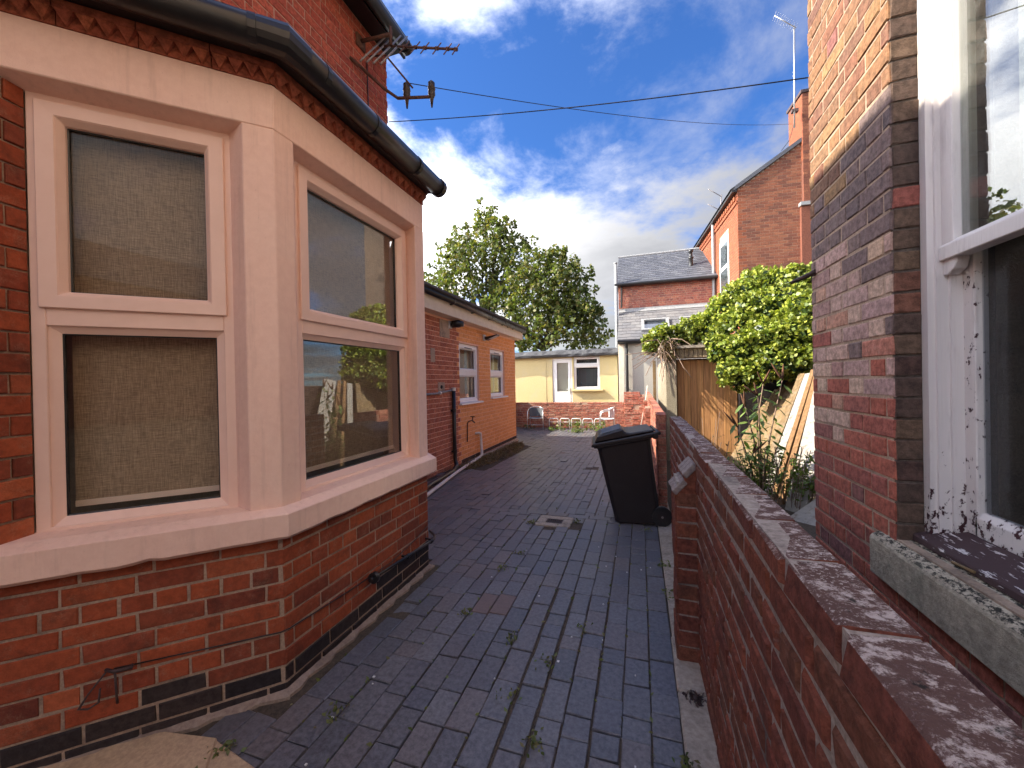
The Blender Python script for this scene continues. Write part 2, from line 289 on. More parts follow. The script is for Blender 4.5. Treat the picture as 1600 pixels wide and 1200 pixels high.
M['peel'] = peel_mat('peeling white paint', .85, 1.35, .50, .74)
M['peel_rail'] = peel_mat('badly peeling rail paint', .85, 1.1, .515, .60)
M['peel_sill'] = peel_mat('rotten timber sill', .8, 1.0, .40, .42, (.060, .034, .036), (1.2, .22, 1.2))

# ------------------------------------------------------------------ geometry helpers
class MB:
    def __init__(s, O=(0, 0, 0), a=0.0):
        s.v = []; s.f = []; s.fr(O, a)
    def fr(s, O, a=0.0):                       # local frame: u along the wall, d outwards, z up
        s.O = O; s.U = (math.cos(a), math.sin(a)); s.N = (math.sin(a), -math.cos(a)); return s
    def T(s, u, d, z): return (s.O[0] + u * s.U[0] + d * s.N[0], s.O[1] + u * s.U[1] + d * s.N[1], s.O[2] + z)
    def add(s, vs, fs):
        b = len(s.v); s.v += [tuple(x) for x in vs]; s.f += [tuple(b + i for i in f) for f in fs]; return s
    def box(s, u0, u1, d0, d1, z0, z1):
        P = [s.T(u, d, z) for z in (z0, z1) for (u, d) in ((u0, d0), (u1, d0), (u1, d1), (u0, d1))]
        return s.add(P, [(0, 1, 2, 3), (7, 6, 5, 4), (4, 5, 1, 0), (5, 6, 2, 1), (6, 7, 3, 2), (7, 4, 0, 3)])
    def prism(s, poly, z0, z1):                # plan polygon (u, d) extruded in z
        n = len(poly); P = [s.T(u, d, z0) for u, d in poly] + [s.T(u, d, z1) for u, d in poly]
        return s.add(P, [tuple(range(n - 1, -1, -1)), tuple(range(n, 2 * n))] + [(i, (i + 1) % n, n + (i + 1) % n, n + i) for i in range(n)])
    def ext(s, poly, d0, d1):                  # elevation polygon (u, z) extruded in d
        n = len(poly); P = [s.T(u, d0, z) for u, z in poly] + [s.T(u, d1, z) for u, z in poly]
        return s.add(P, [tuple(range(n)), tuple(range(2 * n - 1, n - 1, -1))] + [(i, n + i, n + (i + 1) % n, (i + 1) % n) for i in range(n)])
    def sec(s, poly, u0, u1):                  # section polygon (d, z) run along u
        n = len(poly); P = [s.T(u0, d, z) for d, z in poly] + [s.T(u1, d, z) for d, z in poly]
        return s.add(P, [tuple(range(n)), tuple(range(2 * n - 1, n - 1, -1))] + [(i, n + i, n + (i + 1) % n, (i + 1) % n) for i in range(n)])
    def ring(s, o, i, do, di, back):           # picture-frame ring between two rectangles (u0,u1,z0,z1)
        def c(r): return [(r[0], r[2]), (r[1], r[2]), (r[1], r[3]), (r[0], r[3])]
        P = [s.T(u, do, z) for u, z in c(o)] + [s.T(u, di, z) for u, z in c(i)] + [s.T(u, back, z) for u, z in c(o)] + [s.T(u, back, z) for u, z in c(i)]
        F = []
        for k in range(4):
            j = (k + 1) % 4
            F += [(k, j, 4 + j, 4 + k), (k, 8 + k, 8 + j, j), (4 + k, 4 + j, 12 + j, 12 + k), (8 + k, 12 + k, 12 + j, 8 + j)]
        return s.add(P, F)
    def tube(s, path, r, n=8, cap=True):
        path = [Vector(p) for p in path]; k = len(path); rr = r if isinstance(r, (list, tuple)) else [r] * k
        b = len(s.v); up = Vector((0, 0, 1)); prev = None
        for i, p in enumerate(path):
            t = (path[min(i + 1, k - 1)] - path[max(i - 1, 0)]).normalized()
            if prev is None:
                a = up.cross(t) if abs(t.z) < .95 else Vector((1, 0, 0)).cross(t)
            else: a = prev - t * prev.dot(t)
            a.normalize(); prev = a; c = t.cross(a)
            ex = 1.0
            if 0 < i < k - 1:
                d1 = (path[i] - path[i - 1]).normalized(); ex = 1 / max(.5, math.sqrt(max(.01, (1 + d1.dot((path[i + 1] - path[i]).normalized())) / 2)))
            for j in range(n):
                th = 2 * math.pi * j / n; s.v.append(tuple(p + (a * math.cos(th) + c * math.sin(th)) * rr[i] * (ex if j % (n // 2 or 1) else ex)))
        for i in range(k - 1):
            for j in range(n):
                q = b + i * n; s.f.append((q + j, q + (j + 1) % n, q + n + (j + 1) % n, q + n + j))
        if cap: s.f.append(tuple(b + j for j in range(n - 1, -1, -1))); s.f.append(tuple(b + (k - 1) * n + j for j in range(n)))
        return s
    def lathe(s, base, prof, n=12, axis=None):
        return s.tube([Vector(base) + Vector(axis or (0, 0, 1)) * h for h, r in prof], [r for h, r in prof], n)
    def build(s, name, mat, parent=None, smooth=False, base=None, bev=0.0):
        me = bpy.data.meshes.new(name)
        if parent is not None: o0 = wloc(parent)
        elif base is not None: o0 = Vector(base)
        else:
            xs = np.array(s.v); o0 = Vector((float(xs[:, 0].mean()), float(xs[:, 1].mean()), float(xs[:, 2].min())))
        me.from_pydata([(x - o0.x, y - o0.y, z - o0.z) for x, y, z in s.v], [], s.f)
        bm = bmesh.new(); bm.from_mesh(me); bmesh.ops.recalc_face_normals(bm, faces=bm.faces)
        if bev:
            es = [e for e in bm.edges if len(e.link_faces) == 2 and e.calc_face_angle(0) > .6]
            bmesh.ops.bevel(bm, geom=es, offset=bev, segments=1, affect='EDGES', profile=.5, clamp_overlap=True)
        bm.to_mesh(me); bm.free()
        me.materials.append(mat)
        if smooth:
            for p in me.polygons: p.use_smooth = len(p.vertices) <= 4
        o = bpy.data.objects.new(name, me); COL.objects.link(o)
        if parent is not None: o.parent = parent
        else: o.location = o0
        return o
WL = {}
def wloc(o):
    v = Vector(o.location)
    return v + wloc(o.parent) if o.parent else v
def tag(o, label=None, cat=None, group=None, kind=None):
    if label: o['label'] = label
    if cat: o['category'] = cat
    if group: o['group'] = group
    if kind: o['kind'] = kind
    return o
def thing(name, label, cat, loc, group=None):
    o = bpy.data.objects.new(name, None); o.empty_display_size = .1; COL.objects.link(o); o.location = loc
    return tag(o, label, cat, group)

# ---- bricks: every brick a little chamfered block; alike blocks share a mesh
_bm = {}
def block_mesh(w, h, dep, cham, jit, var, mat):
    key = (round(w / .006), round(h / .004), dep, cham, jit, var, mat)
    if key in _bm: return _bm[key]
    rr = random.Random(zlib.crc32(repr(key).encode()))
    j = lambda: rr.uniform(-jit, jit)
    x, z = w / 2, h / 2; c = cham
    fr = [(-x + c + j(), j() * .6, -z + c + j()), (x - c + j(), j() * .6, -z + c + j()), (x - c + j(), j() * .6, z - c + j()), (-x + c + j(), j() * .6, z - c + j())]
    md = [(-x + j(), c, -z + j()), (x + j(), c, -z + j()), (x + j(), c, z + j()), (-x + j(), c, z + j())]
    bk = [(-x, dep, -z), (x, dep, -z), (x, dep, z), (-x, dep, z)]
    V = fr + md + bk; F = [(0, 1, 2, 3)]
    for k in range(4):
        n = (k + 1) % 4; F += [(4 + k, 4 + n, n, k), (8 + k, 8 + n, 4 + n, 4 + k)]
    me = bpy.data.meshes.new('brick'); me.from_pydata(V, [], F); me.materials.append(M[mat]); _bm[key] = (me, V, F); return _bm[key]
class Wall:                                    # collects bricks of one thing; the 300 that show largest become parts
    def __init__(s): s.b = []
    def one(s, x, y, z, a, w, h, mat, dep=.03, cham=.004, jit=.0012, tilt=0.0, flat=False):
        s.b.append((x, y, z, a, w, h, mat, dep, cham, jit, tilt, flat))
    def face(s, O, a, L, z0, n, mat, course=.082, bl=.235, joint=.009, bond='s', holes=(), off=0.0, prj=.0015, dep=.03, cham=.004, jit=.0012, matf=None, top=None, u0=0.0, lim=None):
        U = (math.cos(a), math.sin(a)); N = (math.sin(a), -math.cos(a))
        for k in range(n):
            zc = z0 + (k + .5) * course
            u = u0 - (off + (bl / 2 if k % 2 else 0)) % bl if bond == 's' else (u0 if bond == 's2' else u0 - (bl * .75 if k % 2 else 0))
            if bond == 'g' and k % 4 == 3: seq = [bl / 2]
            elif bond == 'f': seq = [bl, bl / 2]
            else: seq = [bl]
            i = 0
            while u < L - .002:
                w = seq[i % len(seq)]; i += 1
                a0, a1 = max(u, u0), min(u + w, L); u += w
                if lim: 
                    lo, hi = lim(zc); a0, a1 = max(a0, lo), min(a1, hi)
                segs = [(a0, a1)]
                for (h0, h1, y0, y1) in holes:
                    if y0 < zc < y1:
                        ns = []
                        for (p, q) in segs:
                            if q <= h0 or p >= h1: ns.append((p, q)); continue
                            if p < h0: ns.append((p, h0))
                            if q > h1: ns.append((h1, q))
                        segs = ns
                for (p, q) in segs:
                    if q - p < .022: continue
                    uc = (p + q) / 2; d = random.uniform(-prj, prj)
                    mm = matf(uc, zc) if matf else mat
                    s.one(O[0] + U[0] * uc + N[0] * d, O[1] + U[1] * uc + N[1] * d, O[2] + zc, a, q - p - joint, course - joint, mm, dep, cham, jit, random.gauss(0, .004))
    def flush(s, root, cap=300, name='brick', stuff='brickwork', nvar=4):
        A = []
        for t in s.b:
            v = Vector(t[:3]) - CAM; w = v.dot(Fw)
            if w < .05: A.append(0); continue
            px, py = 800 + FPX * v.dot(Ax) / w, 600 - FPX * v.dot(Bx) / w
            if not (-60 < px < 1660 and -60 < py < 1260): A.append(0); continue
            nrm = Vector((0, 0, 1)) if t[11] else Vector((math.sin(t[3]), -math.cos(t[3]), 0))
            A.append(max(0, -nrm.dot(v)) / v.length * t[4] * t[5] * (FPX / w) ** 2)
        order = sorted(range(len(A)), key=lambda i: -A[i]); top = set(i for i in order[:cap] if A[i] > 0)
        o0 = wloc(root); rest = {}
        for i, t in enumerate(s.b):
            x, y, z, a, w, h, mat, dep, cham, jit, tilt, flat = t
            me, V, F = block_mesh(w, h, dep, cham, jit, random.randrange(nvar), mat)
            if flat: mtx = Matrix.Rotation(a, 3, 'Z') @ Matrix.Rotation(tilt, 3, 'Y') @ Matrix.Rotation(R(-90), 3, 'X') @ Matrix.Rotation(random.gauss(0, abs(.006)), 3, 'X')
            else: mtx = Matrix.Rotation(a, 3, 'Z') @ Matrix.Rotation(tilt, 3, 'Y')
            if i in top:
                o = bpy.data.objects.new(name, me); COL.objects.link(o); o.parent = root
                o.location = (x - o0.x, y - o0.y, z - o0.z); o.rotation_euler = mtx.to_euler()
            else:
                vs, fs = rest.setdefault(mat, ([], [])); b = len(vs)
                vs += [tuple(mtx @ Vector(p) + Vector((x - o0.x, y - o0.y, z - o0.z))) for p in V]; fs += [tuple(b + q for q in f) for f in F]
        for mat, (vs, fs) in rest.items():
            me = bpy.data.meshes.new(stuff); me.from_pydata(vs, [], fs); me.materials.append(M[mat])
            o = bpy.data.objects.new(stuff, me); COL.objects.link(o); o.parent = root; o['kind'] = 'stuff'

def leaves(name, pts, size, mat, parent=None, base=None, up=.3, asp=.75, curl=.25, drop=0.0):
    pts = np.asarray(pts, float); n = len(pts); o0 = np.array(wloc(parent)) if parent is not None else np.array(base)
    d = rng.normal(size=(n, 3)); d[:, 2] += up; d /= np.linalg.norm(d, axis=1)[:, None]
    t = rng.normal(size=(n, 3)); t[:, 2] -= drop; t -= d * (t * d).sum(1)[:, None]; t /= np.linalg.norm(t, axis=1)[:, None]; b = np.cross(d, t)
    s = size * rng.uniform(.6, 1.3, n)[:, None]
    P = np.stack([pts - t * s * .5, pts + b * s * asp * .5 + d * s * curl * .3, pts + t * s * .5 - d * s * curl * .2, pts - b * s * asp * .5 + d * s * curl * .3], 1).reshape(-1, 3) - o0
    me = bpy.data.meshes.new(name); me.vertices.add(4 * n); me.vertices.foreach_set('co', P.ravel())
    me.loops.add(4 * n); me.loops.foreach_set('vertex_index', np.arange(4 * n, dtype=np.int32))
    me.polygons.add(n); me.polygons.foreach_set('loop_start', np.arange(0, 4 * n, 4, dtype=np.int32)); me.update(calc_edges=True); me.validate()
    me.materials.append(mat); o = bpy.data.objects.new(name, me); COL.objects.link(o)
    if parent is not None: o.parent = parent
    else: o.location = tuple(o0)
    return o
def blob(c, r, n, shell=.55):
    d = rng.normal(size=(n, 3)); d /= np.linalg.norm(d, axis=1)[:, None]
    return np.array(c) + d * np.array(r) * (shell + (1 - shell) * rng.random(n)[:, None] ** .6) * rng.uniform(.85, 1.12, n)[:, None]

def gz(y): return 0.0 if y < 4 else (-.15 if y > 10.4 else -.15 * (y - 4) / 6.4)

# low-wall bricks carry lichen and white bloom on their upper faces only
def lowwall_mat():
    q = NM('weathered low wall brick'); base = q.ramp(q.rand(), [(.20, .058, .038), (.25, .08, .048), (.155, .052, .038), (.225, .07, .042), (.175, .078, .05), (.21, .064, .036)])
    n1 = q.noise(4, 6, .65); n2 = q.noise(38, 5, .7); n3 = q.noise(190, 3, .6); n4 = q.noise(34, 8, .76, q.pos(.8, 1, 1), .12)
    c = q.scale(base, q.mr(n2, .3, .7, .6, 1.35)); c = q.mix(q.m('MULTIPLY', q.mr(n1, .5, .75), .5), c, (.04, .03, .03))
    sp = q.n('ShaderNodeSeparateXYZ'); q.l(q.geo.outputs['Normal'], sp.inputs[0]); pz_ = q.n('ShaderNodeSeparateXYZ'); q.l(q.pos(), pz_.inputs[0]); upf = q.m('MULTIPLY', q.mr(sp.outputs[2], .35, .8), q.mr(pz_.outputs[2], 1.08, 1.11))
    top = q.mix(q.mr(n4, .49, .60), (.13, .075, .065), (.56, .48, .45)); top = q.mix(q.mr(q.noise(75, 6, .75), .52, .62), top, (.12, .07, .062)); top = q.mix(q.m('MULTIPLY', q.mr(q.noise(130, 4, .8), .56, .62), q.mr(q.noise(3, 4, .6), .4, .6)), top, (.62, .56, .52)); top = q.mix(q.mr(q.noise(24, 6, .7), .58, .7), top, (.03, .026, .024))
    c = q.mix(upf, c, top); c = q.mix(q.m('MULTIPLY', q.mr(q.noise(17, 7, .75), .6, .72), .4), c, (.34, .27, .24))
    return q.bsdf(c, .92, q.bump(q.m('ADD', q.m('MULTIPLY', n3, .5), q.m('ADD', n2, q.m('MULTIPLY', n4, .8))), 1.0, .008), spec=.2)
M['brick_low'] = lowwall_mat()

def core_wall(mb, u0, u1, z0, z1, holes, d0=-.005, d1=-.14):
    us = sorted({u0, u1, *[h for H in holes for h in H[:2]]}); zs = sorted({z0, z1, *[h for H in holes for h in H[2:]]})
    us = [u for u in us if u0 <= u <= u1]; zs = [z for z in zs if z0 <= z <= z1]
    for i in range(len(us) - 1):
        for k in range(len(zs) - 1):
            a, b = (us[i] + us[i + 1]) / 2, (zs[k] + zs[k + 1]) / 2
            if any(h[0] < a < h[1] and h[2] < b < h[3] for h in holes): continue
            mb.box(us[i], us[i + 1], d1, d0, zs[k], zs[k + 1])
def window(parent, O, a, u0, u1, z0, z1, rail, mat, gl, d=-.1, bo=.045, bs=.06, blind=None, cill=None, name='window', sashproud=.016):
    fm = MB(O, a); fm.ring((u0, u1, z0, z1), (u0 + bo, u1 - bo, z0 + bo, z1 - bo), d, d, d - .07)
    fm.box(u0 + bo, u1 - bo, d - .065, d - .001, rail - .045, rail + .04)
    fr = fm.build(name, mat, parent, bev=.003)
    lo = (u0 + bo, u1 - bo, z0 + bo, rail - .045); hi = (u0 + bo + .002, u1 - bo - .002, rail + .04, z1 - bo - .001)
    b = MB(O, a); b.ring(lo, (lo[0] + .034, lo[1] - .034, lo[2] + .034, lo[3] - .03), d - .012, d - .032, d - .055); b.build('glazing_bead', mat, fr)
    s = MB(O, a); o2 = (hi[0] - .018, hi[1] + .018, hi[2] - .012, hi[3] + .014); i2 = (hi[0] + bs - .018, hi[1] - bs + .018, hi[2] + bs - .018, hi[3] - bs + .018)
    s.ring(o2, i2, d + sashproud, d + sashproud - .002, d - .04); i3 = (i2[0] + .02, i2[1] - .02, i2[2] + .02, i2[3] - .02); s.ring(i2, i3, d + sashproud - .004, d - .018, d - .04)
    s.build('sash', mat, fr, bev=.003)
    for r in (lo, i3):
        g = MB(O, a); k_ = .034 if r is lo else 0.0; q_ = (r[0] + k_, r[1] - k_, r[2] + k_, r[3] - (k_ - .004 if k_ else 0)); g.ring((q_[0] - .003, q_[1] + .003, q_[2] - .003, q_[3] + .003), (q_[0] + .005, q_[1] - .005, q_[2] + .005, q_[3] - .005), d - .033, d - .036, d - .05); g.build('gasket', M['black'], fr)
        g = MB(O, a); e = .02 if r is lo else -.004; g.box(r[0] + e, r[1] - e, d - .048, d - .042, r[2] + e, r[3] - e); g.build('pane', gl, fr)
    if blind:
        bl = MB(O, a); bl.box(u0 + .07, u1 - .05, d - .132, d - .128, z0 + .12, z1 - .05); bo_ = bl.build('blind', M['blind'], fr)
        br = MB(O, a); br.box(u0 + .07, u1 - .05, d - .138, d - .122, z0 + .095, z0 + .122); br.build('blind_bar', mat, fr)
    if cill:
        c = MB(O, a); c.sec([(d - .03, z0), (d + cill, z0 - .008), (d + cill, z0 - .034), (d - .03, z0 - .034)], u0 - .01, u1 + .01); c.build('cill', mat, fr, bev=.003)
    return fr

# ================================================================== LEFT HOUSE with its bay
BC = (-1.675, 1.46, 0.0); AC = R(44.5); FO = (-1.675, 0, 0); AF = R(90)
def cant(s, d, z=0): return (BC[0] + s * math.cos(AC) + d * math.sin(AC), BC[1] + s * math.sin(AC) - d * math.cos(AC), z)
lh = thing('brick_house', 'red brick house on the left with a pink painted stone bay window', 'house', (-2.6, 1.5, 0))
def offpath(d, s0=-1.3, yend=2.83, far=.9):     # plan of the bay's outer faces moved outwards by d
    k = math.tan((AF - AC) / 2); 
    c1 = (BC[0] + d, BC[1] - d * k); c2 = (BC[0] + d, yend + d * math.tan(R(22.5)))
    p0 = cant(s0, d); return [p0[:2], c1, c2, (c2[0] - far * .7071, c2[1] + far * .7071)]
def planpoly(pts): return [(x, -y) for x, y in pts]
p = offpath(-.0055); mb = MB(); mb.prism(planpoly(p + [(-2.75, p[-1][1]), (-2.75, p[0][1])]), -.1, .80); mb.build('bay_wall_core', M['mortar'], lh)
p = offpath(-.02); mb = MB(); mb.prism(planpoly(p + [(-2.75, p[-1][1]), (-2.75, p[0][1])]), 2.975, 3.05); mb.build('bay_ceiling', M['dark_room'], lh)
mb = MB(); mb.box(-4.6, -2.6055, -3.705, 3, -.1, 5.15); mb.box(-9, -4.6, -.5, 3, -.1, 5.15); mb.build('wall', M['mortar_pink'], lh)
wl_ = Wall()
dk = lambda u, z: 'brick_dark' if z < .131 or (z < .29 and random.random() < .22) else 'brick_bay'
dkf = lambda u, z: 'brick_dark' if z < .131 or (u > 2.25 and z < .213) or (z < .2 and random.random() < .2) else 'brick_bay'
wl_.face(BC, AC, 0.0055, -.033, 10, 'brick_bay', u0=-1.25, bond='g', matf=dk, off=.1, joint=.011, jit=.002, prj=.0025)
wl_.face(FO, AF, 2.83, -.033, 10, 'brick_bay', u0=1.4555, bond='g', matf=dkf, off=.04, joint=.011, jit=.002, prj=.0025)
wl_.face((-2.6, 0, 0), AF, 3.72, 3.0, 26, 'brick_upper', u0=.3, bond='f', prj=.002, jit=.0018)
# brick pier left of the canted window, its reveal splayed
A0 = cant(-.945, 0); B0 = cant(-.882, -.1); aS = math.atan2(B0[1] - A0[1], B0[0] - A0[0]); LS = math.hypot(B0[0] - A0[0], B0[1] - A0[1])
wl_.face(BC, AC, -.947, .905, 22, 'brick_bay', u0=-1.25, bond='s', course=.0835)
wl_.face((A0[0], A0[1], 0), aS, LS, .905, 22, 'brick_bay', bl=.2, off=0, course=.0835, bond='f')
mb = MB(BC, AC); mb.prism([(-1.3, -.008), (-.955, -.006), (-.892, -.105), (-.895, -.22), (-1.3, -.22)], .85, 2.76); mb.build('pier_core', M['mortar'], lh)
wl_.flush(lh, 300)
# painted stone: lintels, corner mullion, end pilaster
LS_ = [(0, 2.97), (0, 2.757), (-.1, 2.735), (-.25, 2.735), (-.25, 2.97)]
mb = MB(BC, AC); mb.sec(LS_, -1.3, 0); mb.fr(FO, AF); mb.sec(LS_, 1.46, 2.84); mb.build('stone_lintel', M['stone_paint'], lh, bev=.004)
def w2(pt): return (pt[0], -pt[1])
mb = MB(); mb.prism([w2((-1.775, 1.668)), w2((-1.675, 1.571)), w2(BC), w2(cant(-.13, 0)), w2(cant(-.195, -.1)), w2(cant(-.195, -.2)), w2((-1.88, 1.70))], .895, 2.7555)
mb.build('stone_mullion', M['stone_paint'], lh, bev=.004)
mb = MB(); mb.prism([w2((-1.88, 2.735)), w2((-1.775, 2.735)), w2((-1.675, 2.711)), w2((-1.675, 2.84)), w2((-2.3, 3.46)), w2((-2.4, 3.36))], .895, 2.7555)
mb.build('stone_pilaster', M['stone_paint'], lh, bev=.004)
# stone sill with a worn, wandering lower edge
def sill():
    pts = offpath(.07); pin = offpath(-.2); mb = MB(); secs = []
    for k in range(3):
        a, b = Vector(pts[k]), Vector(pts[k + 1]); c, d = Vector(pin[k]), Vector(pin[k + 1]); n = max(2, int((b - a).length / .05))
        for i in range(n + (k == 2)):
            t = i / n; o = a.lerp(b, t); q = c.lerp(d, t); dr = (o - q).normalized()
            w = .5 * math.sin(i * 1.3 + k) + random.uniform(-.8, .8); hang = .003 * w + (.010 if (k == 0 and .60 < t < .64) else 0) + (.003 * math.sin(t * 7 + 1) if k == 0 else 0)
            e = o + dr * random.uniform(-.003, .003)
            secs.append([(q.x, q.y, .922), ((o - dr * .075).x, (o - dr * .075).y, .912), ((e - dr * .004).x, (e - dr * .004).y, .893 + random.uniform(-.001, .001)), (e.x, e.y, .889), (e.x, e.y, .785 + hang), ((e - dr * .02).x, (e - dr * .02).y, .768 + hang), (q.x, q.y, .775)])
    n = 7; V = [v for s in secs for v in s]; F = [(i * n + j, i * n + (j + 1) % n, (i + 1) * n + (j + 1) % n, (i + 1) * n + j) for i in range(len(secs) - 1) for j in range(n)]
    F += [tuple(range(n)), tuple(range(len(V) - 1, len(V) - n - 1, -1))]
    mb.add(V, F); return mb.build('stone_sill', M['stone_paint'], lh)
sill()
window(lh, BC, AC, -.885, -.19, .885, 2.738, 1.82, M['upvc_pink'], M['glass'], blind=True, cill=.03)
window(lh, FO, AF, 1.655, 2.745, .89, 2.748, 1.84, M['upvc_pink'], M['glass_front'], blind=True, cill=.03)
# terracotta dentil blocks
def dentils(O, a, u0, u1):
    n_ = round((u1 - u0) / .238); u = u0; L = (u1 - u0) / n_
    while u < u1 - .05:
        e = min(u + L, u1) - .004; mb = MB(O, a); mb.box(u, e, -.03, .003, 2.971, 3.058); mb.box(u, e, .003, .034, 3.024 + random.uniform(-.001, .001), 3.058)
        n = max(1, round((e - u) / .068)); w = (e - u) / n
        for i in range(n):
            c = u + (i + .5) * w; hw = w * .47
            P = [mb.T(c - hw, .003, 3.024), mb.T(c + hw, .003, 3.024), mb.T(c + hw, .033, 3.023), mb.T(c - hw, .033, 3.023), mb.T(c, .012, 2.974), mb.T(c, .003, 2.972)]
            mb.add(P, [(0, 1, 2, 3), (3, 2, 4), (0, 3, 4, 5), (1, 5, 4, 2)])
        mb.build('dentil_block', M['terracotta'], lh); u += L
dentils(BC, AC, -1.25, .015); dentils(FO, AF, 1.449, 2.85)
po, pi = offpath(.10, -1.35), offpath(-.04, -1.35); mb = MB(); mb.prism(planpoly(po[:3] + pi[:3][::-1]), 3.06, 3.16); mb.build('fascia', M['black'], lh)
gp = offpath(.142, -1.45, 2.79); gpath = [(x, y, 3.092) for x, y in gp[:3]]
mb = MB(); mb.tube(gpath, .063, 16); gut = mb.build('gutter', M['black'], lh, True)
mb = MB()
def collar(mb, P, Dv, r, L): mb.tube([Vector(P) - Dv * L / 2, Vector(P) + Dv * L / 2], r, 14)
for P, Dv in ((gpath[2], Vector((0, 1, 0))),): collar(mb, P, Dv, .071, .045)
mb.build('gutter_end_cap', M['black'], gut)
g0, g1, g2_ = (Vector(p) for p in gpath); mb = MB(); mb.tube([g1 + (g0 - g1).normalized() * .10, g1, g1 + (g2_ - g1).normalized() * .10], .068, 16); mb.build('gutter_angle', M['black'], gut)
for y in (1.62, 2.02, 2.5):
    mb = MB(); collar(mb, (gpath[1][0], y, 3.092), Vector((0, 1, 0)), .068, .028); mb.build('gutter_bracket', M['black'], gut)
dC = Vector((math.cos(AC), math.sin(AC), 0))
for s in (-.12, -.75):
    mb = MB(); collar(mb, Vector(gpath[1]) + dC * s, dC, .068, .03); mb.build('gutter_bracket', M['black'], gut)
a, b, c_, d_ = (gpath[0][0], gpath[0][1], 3.13), (gpath[1][0], gpath[1][1], 3.13), (gpath[2][0], gpath[2][1], 3.13), (-2.62, 3.7, 3.13)
mb = MB(); mb.add([a, b, c_, d_, (-2.62, 2.5, 3.62), (-2.62, 1.5, 3.62), (-2.62, .3, 3.13)], [(0, 1, 5, 6), (1, 2, 4, 5), (2, 3, 4)]); mb.build('bay_roof', M['lead'], lh)
# main eaves and roof
mb = MB(); mb.fr((0, 0, 0), AF); mb.sec([(-2.65, 5.14), (-2.40, 5.14), (-2.40, 5.06), (-2.375, 5.06), (-2.375, 5.2), (-2.65, 5.2)], -3.1, 3.735); mb.build('eaves_board', M['black'], lh)
mb = MB(); mb.tube([(-2.315, -3.1, 5.115), (-2.315, 3.68, 5.10)], .06, 12); g2 = mb.build('eaves_gutter', M['black'], lh, True)
mb = MB(); collar(mb, (-2.315, 3.66, 5.10), Vector((0, 1, 0)), .067, .05); mb.build('gutter_end_cap', M['black'], g2)
mb = MB(); mb.fr((0, 0, 0), AF); mb.sec([(-2.30, 5.20), (-3.55, 5.95), (-4.8, 5.20)], -3.1, 3.74); mb.build('roof', M['slate'], lh)
# cable, stub pipe and iron hook on the bay's base
cp = [cant(-.62, .008, .335), cant(-.3, .007, .318), cant(-.02, .007, .305)] + [(BC[0] + .007, y, z) for y, z in ((1.48, .304), (1.9, .275), (2.3, .262), (2.62, .30), (2.80, .34))]
mb = MB(); mb.tube(cp, .003, 6); mb.build('cable', M['black'], lh, True)
mb = MB(); mb.tube([(-1.625, 2.08, .277), (-1.625, 2.5, .247), (-1.625, 2.82, .226), (-1.66, 2.90, .222), (-1.76, 2.99, .22)], .0105, 10); sp = mb.build('stub_pipe', M['black'], lh, True)
mb = MB(); mb.tube([(-1.625, 2.055, .277), (-1.625, 2.085, .276)], .034, 14); mb.tube([(-1.625, 2.03, .277), (-1.625, 2.06, .277)], .015, 8); mb.build('pipe_cap', M['black'], sp, True)
for y in (2.45, 2.78):
    mb = MB(); mb.tube([(-1.625, y - .012, .25 - (y - 2.45) * .07), (-1.625, y + .012, .25 - (y - 2.45) * .07)], .016, 10); mb.box(-1.68, -1.625, -y - .008, -y + .008, .24, .25); mb.build('pipe_clip', M['black'], sp)
mb = MB(); mb.tube([cant(-.64, .02, .345), cant(-.60, .06, .35), cant(-.55, .05, .345), cant(-.56, .015, .335)], .0065, 6); mb.tube([cant(-.60, .055, .345), cant(-.605, .03, .22), cant(-.61, .01, .19)], .0045, 6)
mb.tube([cant(-.64, .02, .335), cant(-.69, .035, .27), cant(-.715, .04, .225), cant(-.69, .035, .212), cant(-.66, .03, .225), cant(-.655, .03, .28)], .0035, 6); mb.build('iron_hook', M['cast'], lh, True)
mb = MB(); 
p1, p2 = offpath(.045), offpath(-.02)
fv = []; 
for k in range(2):
    A, B, C_, D_ = Vector(p1[k]), Vector(p1[k + 1]), Vector(p2[k]), Vector(p2[k + 1]); n = 22
    for i in range(n):
        t0, t1 = i / n, (i + 1) / n
        w0, w1 = .5 + .5 * math.sin(i * 2.1), .5 + .5 * math.sin((i + 1) * 2.1)
        o0, o1 = C_.lerp(D_, t0).lerp(A.lerp(B, t0), .6 + .4 * w0), C_.lerp(D_, t1).lerp(A.lerp(B, t1), .6 + .4 * w1); q0, q1 = C_.lerp(D_, t0), C_.lerp(D_, t1)
        mb.add([(o0.x, o0.y, .003), (o1.x, o1.y, .003), (q1.x, q1.y, .022), (q0.x, q0.y, .022), (o0.x, o0.y, -.03), (o1.x, o1.y, -.03)], [(0, 1, 2, 3), (4, 5, 1, 0)])
mb.build('mortar_fillet', M['fillet'], lh)

# ================================================================== LEFT EXTENSION
ex = thing('brick_extension', 'single storey orange brick extension with white windows and a flat roof on the left', 'extension', (-3.3, 7, -.1))
EO = (-3.3, 0, 0); EH = [(6.83, 7.80, 1.085, 2.285), (8.48, 9.47, 1.13, 2.285)]
mb = MB(EO, AF); core_wall(mb, 3.75, 10.37, -.3, 2.93, EH); mb.box(3.75, 10.37, -.9, -.8, -.3, 2.93); mb.box(10.25, 10.37, -5, -.14, -.3, 2.93); mb.box(3.75, 3.85, -5, -.14, -.3, 2.93); mb.build('wall', M['mortar_ext'], ex)
we = Wall()
jit_joint = lambda z: 6.74 + (.117 if int(round((z + .15) / .082 - .5)) % 2 else 0)
we.face(EO, AF, 20, -.148, 34, 'brick_ext_old', u0=4.2, bond='g', lim=lambda z: (4.2, jit_joint(z)), matf=lambda u, z: 'brick_ext_old')
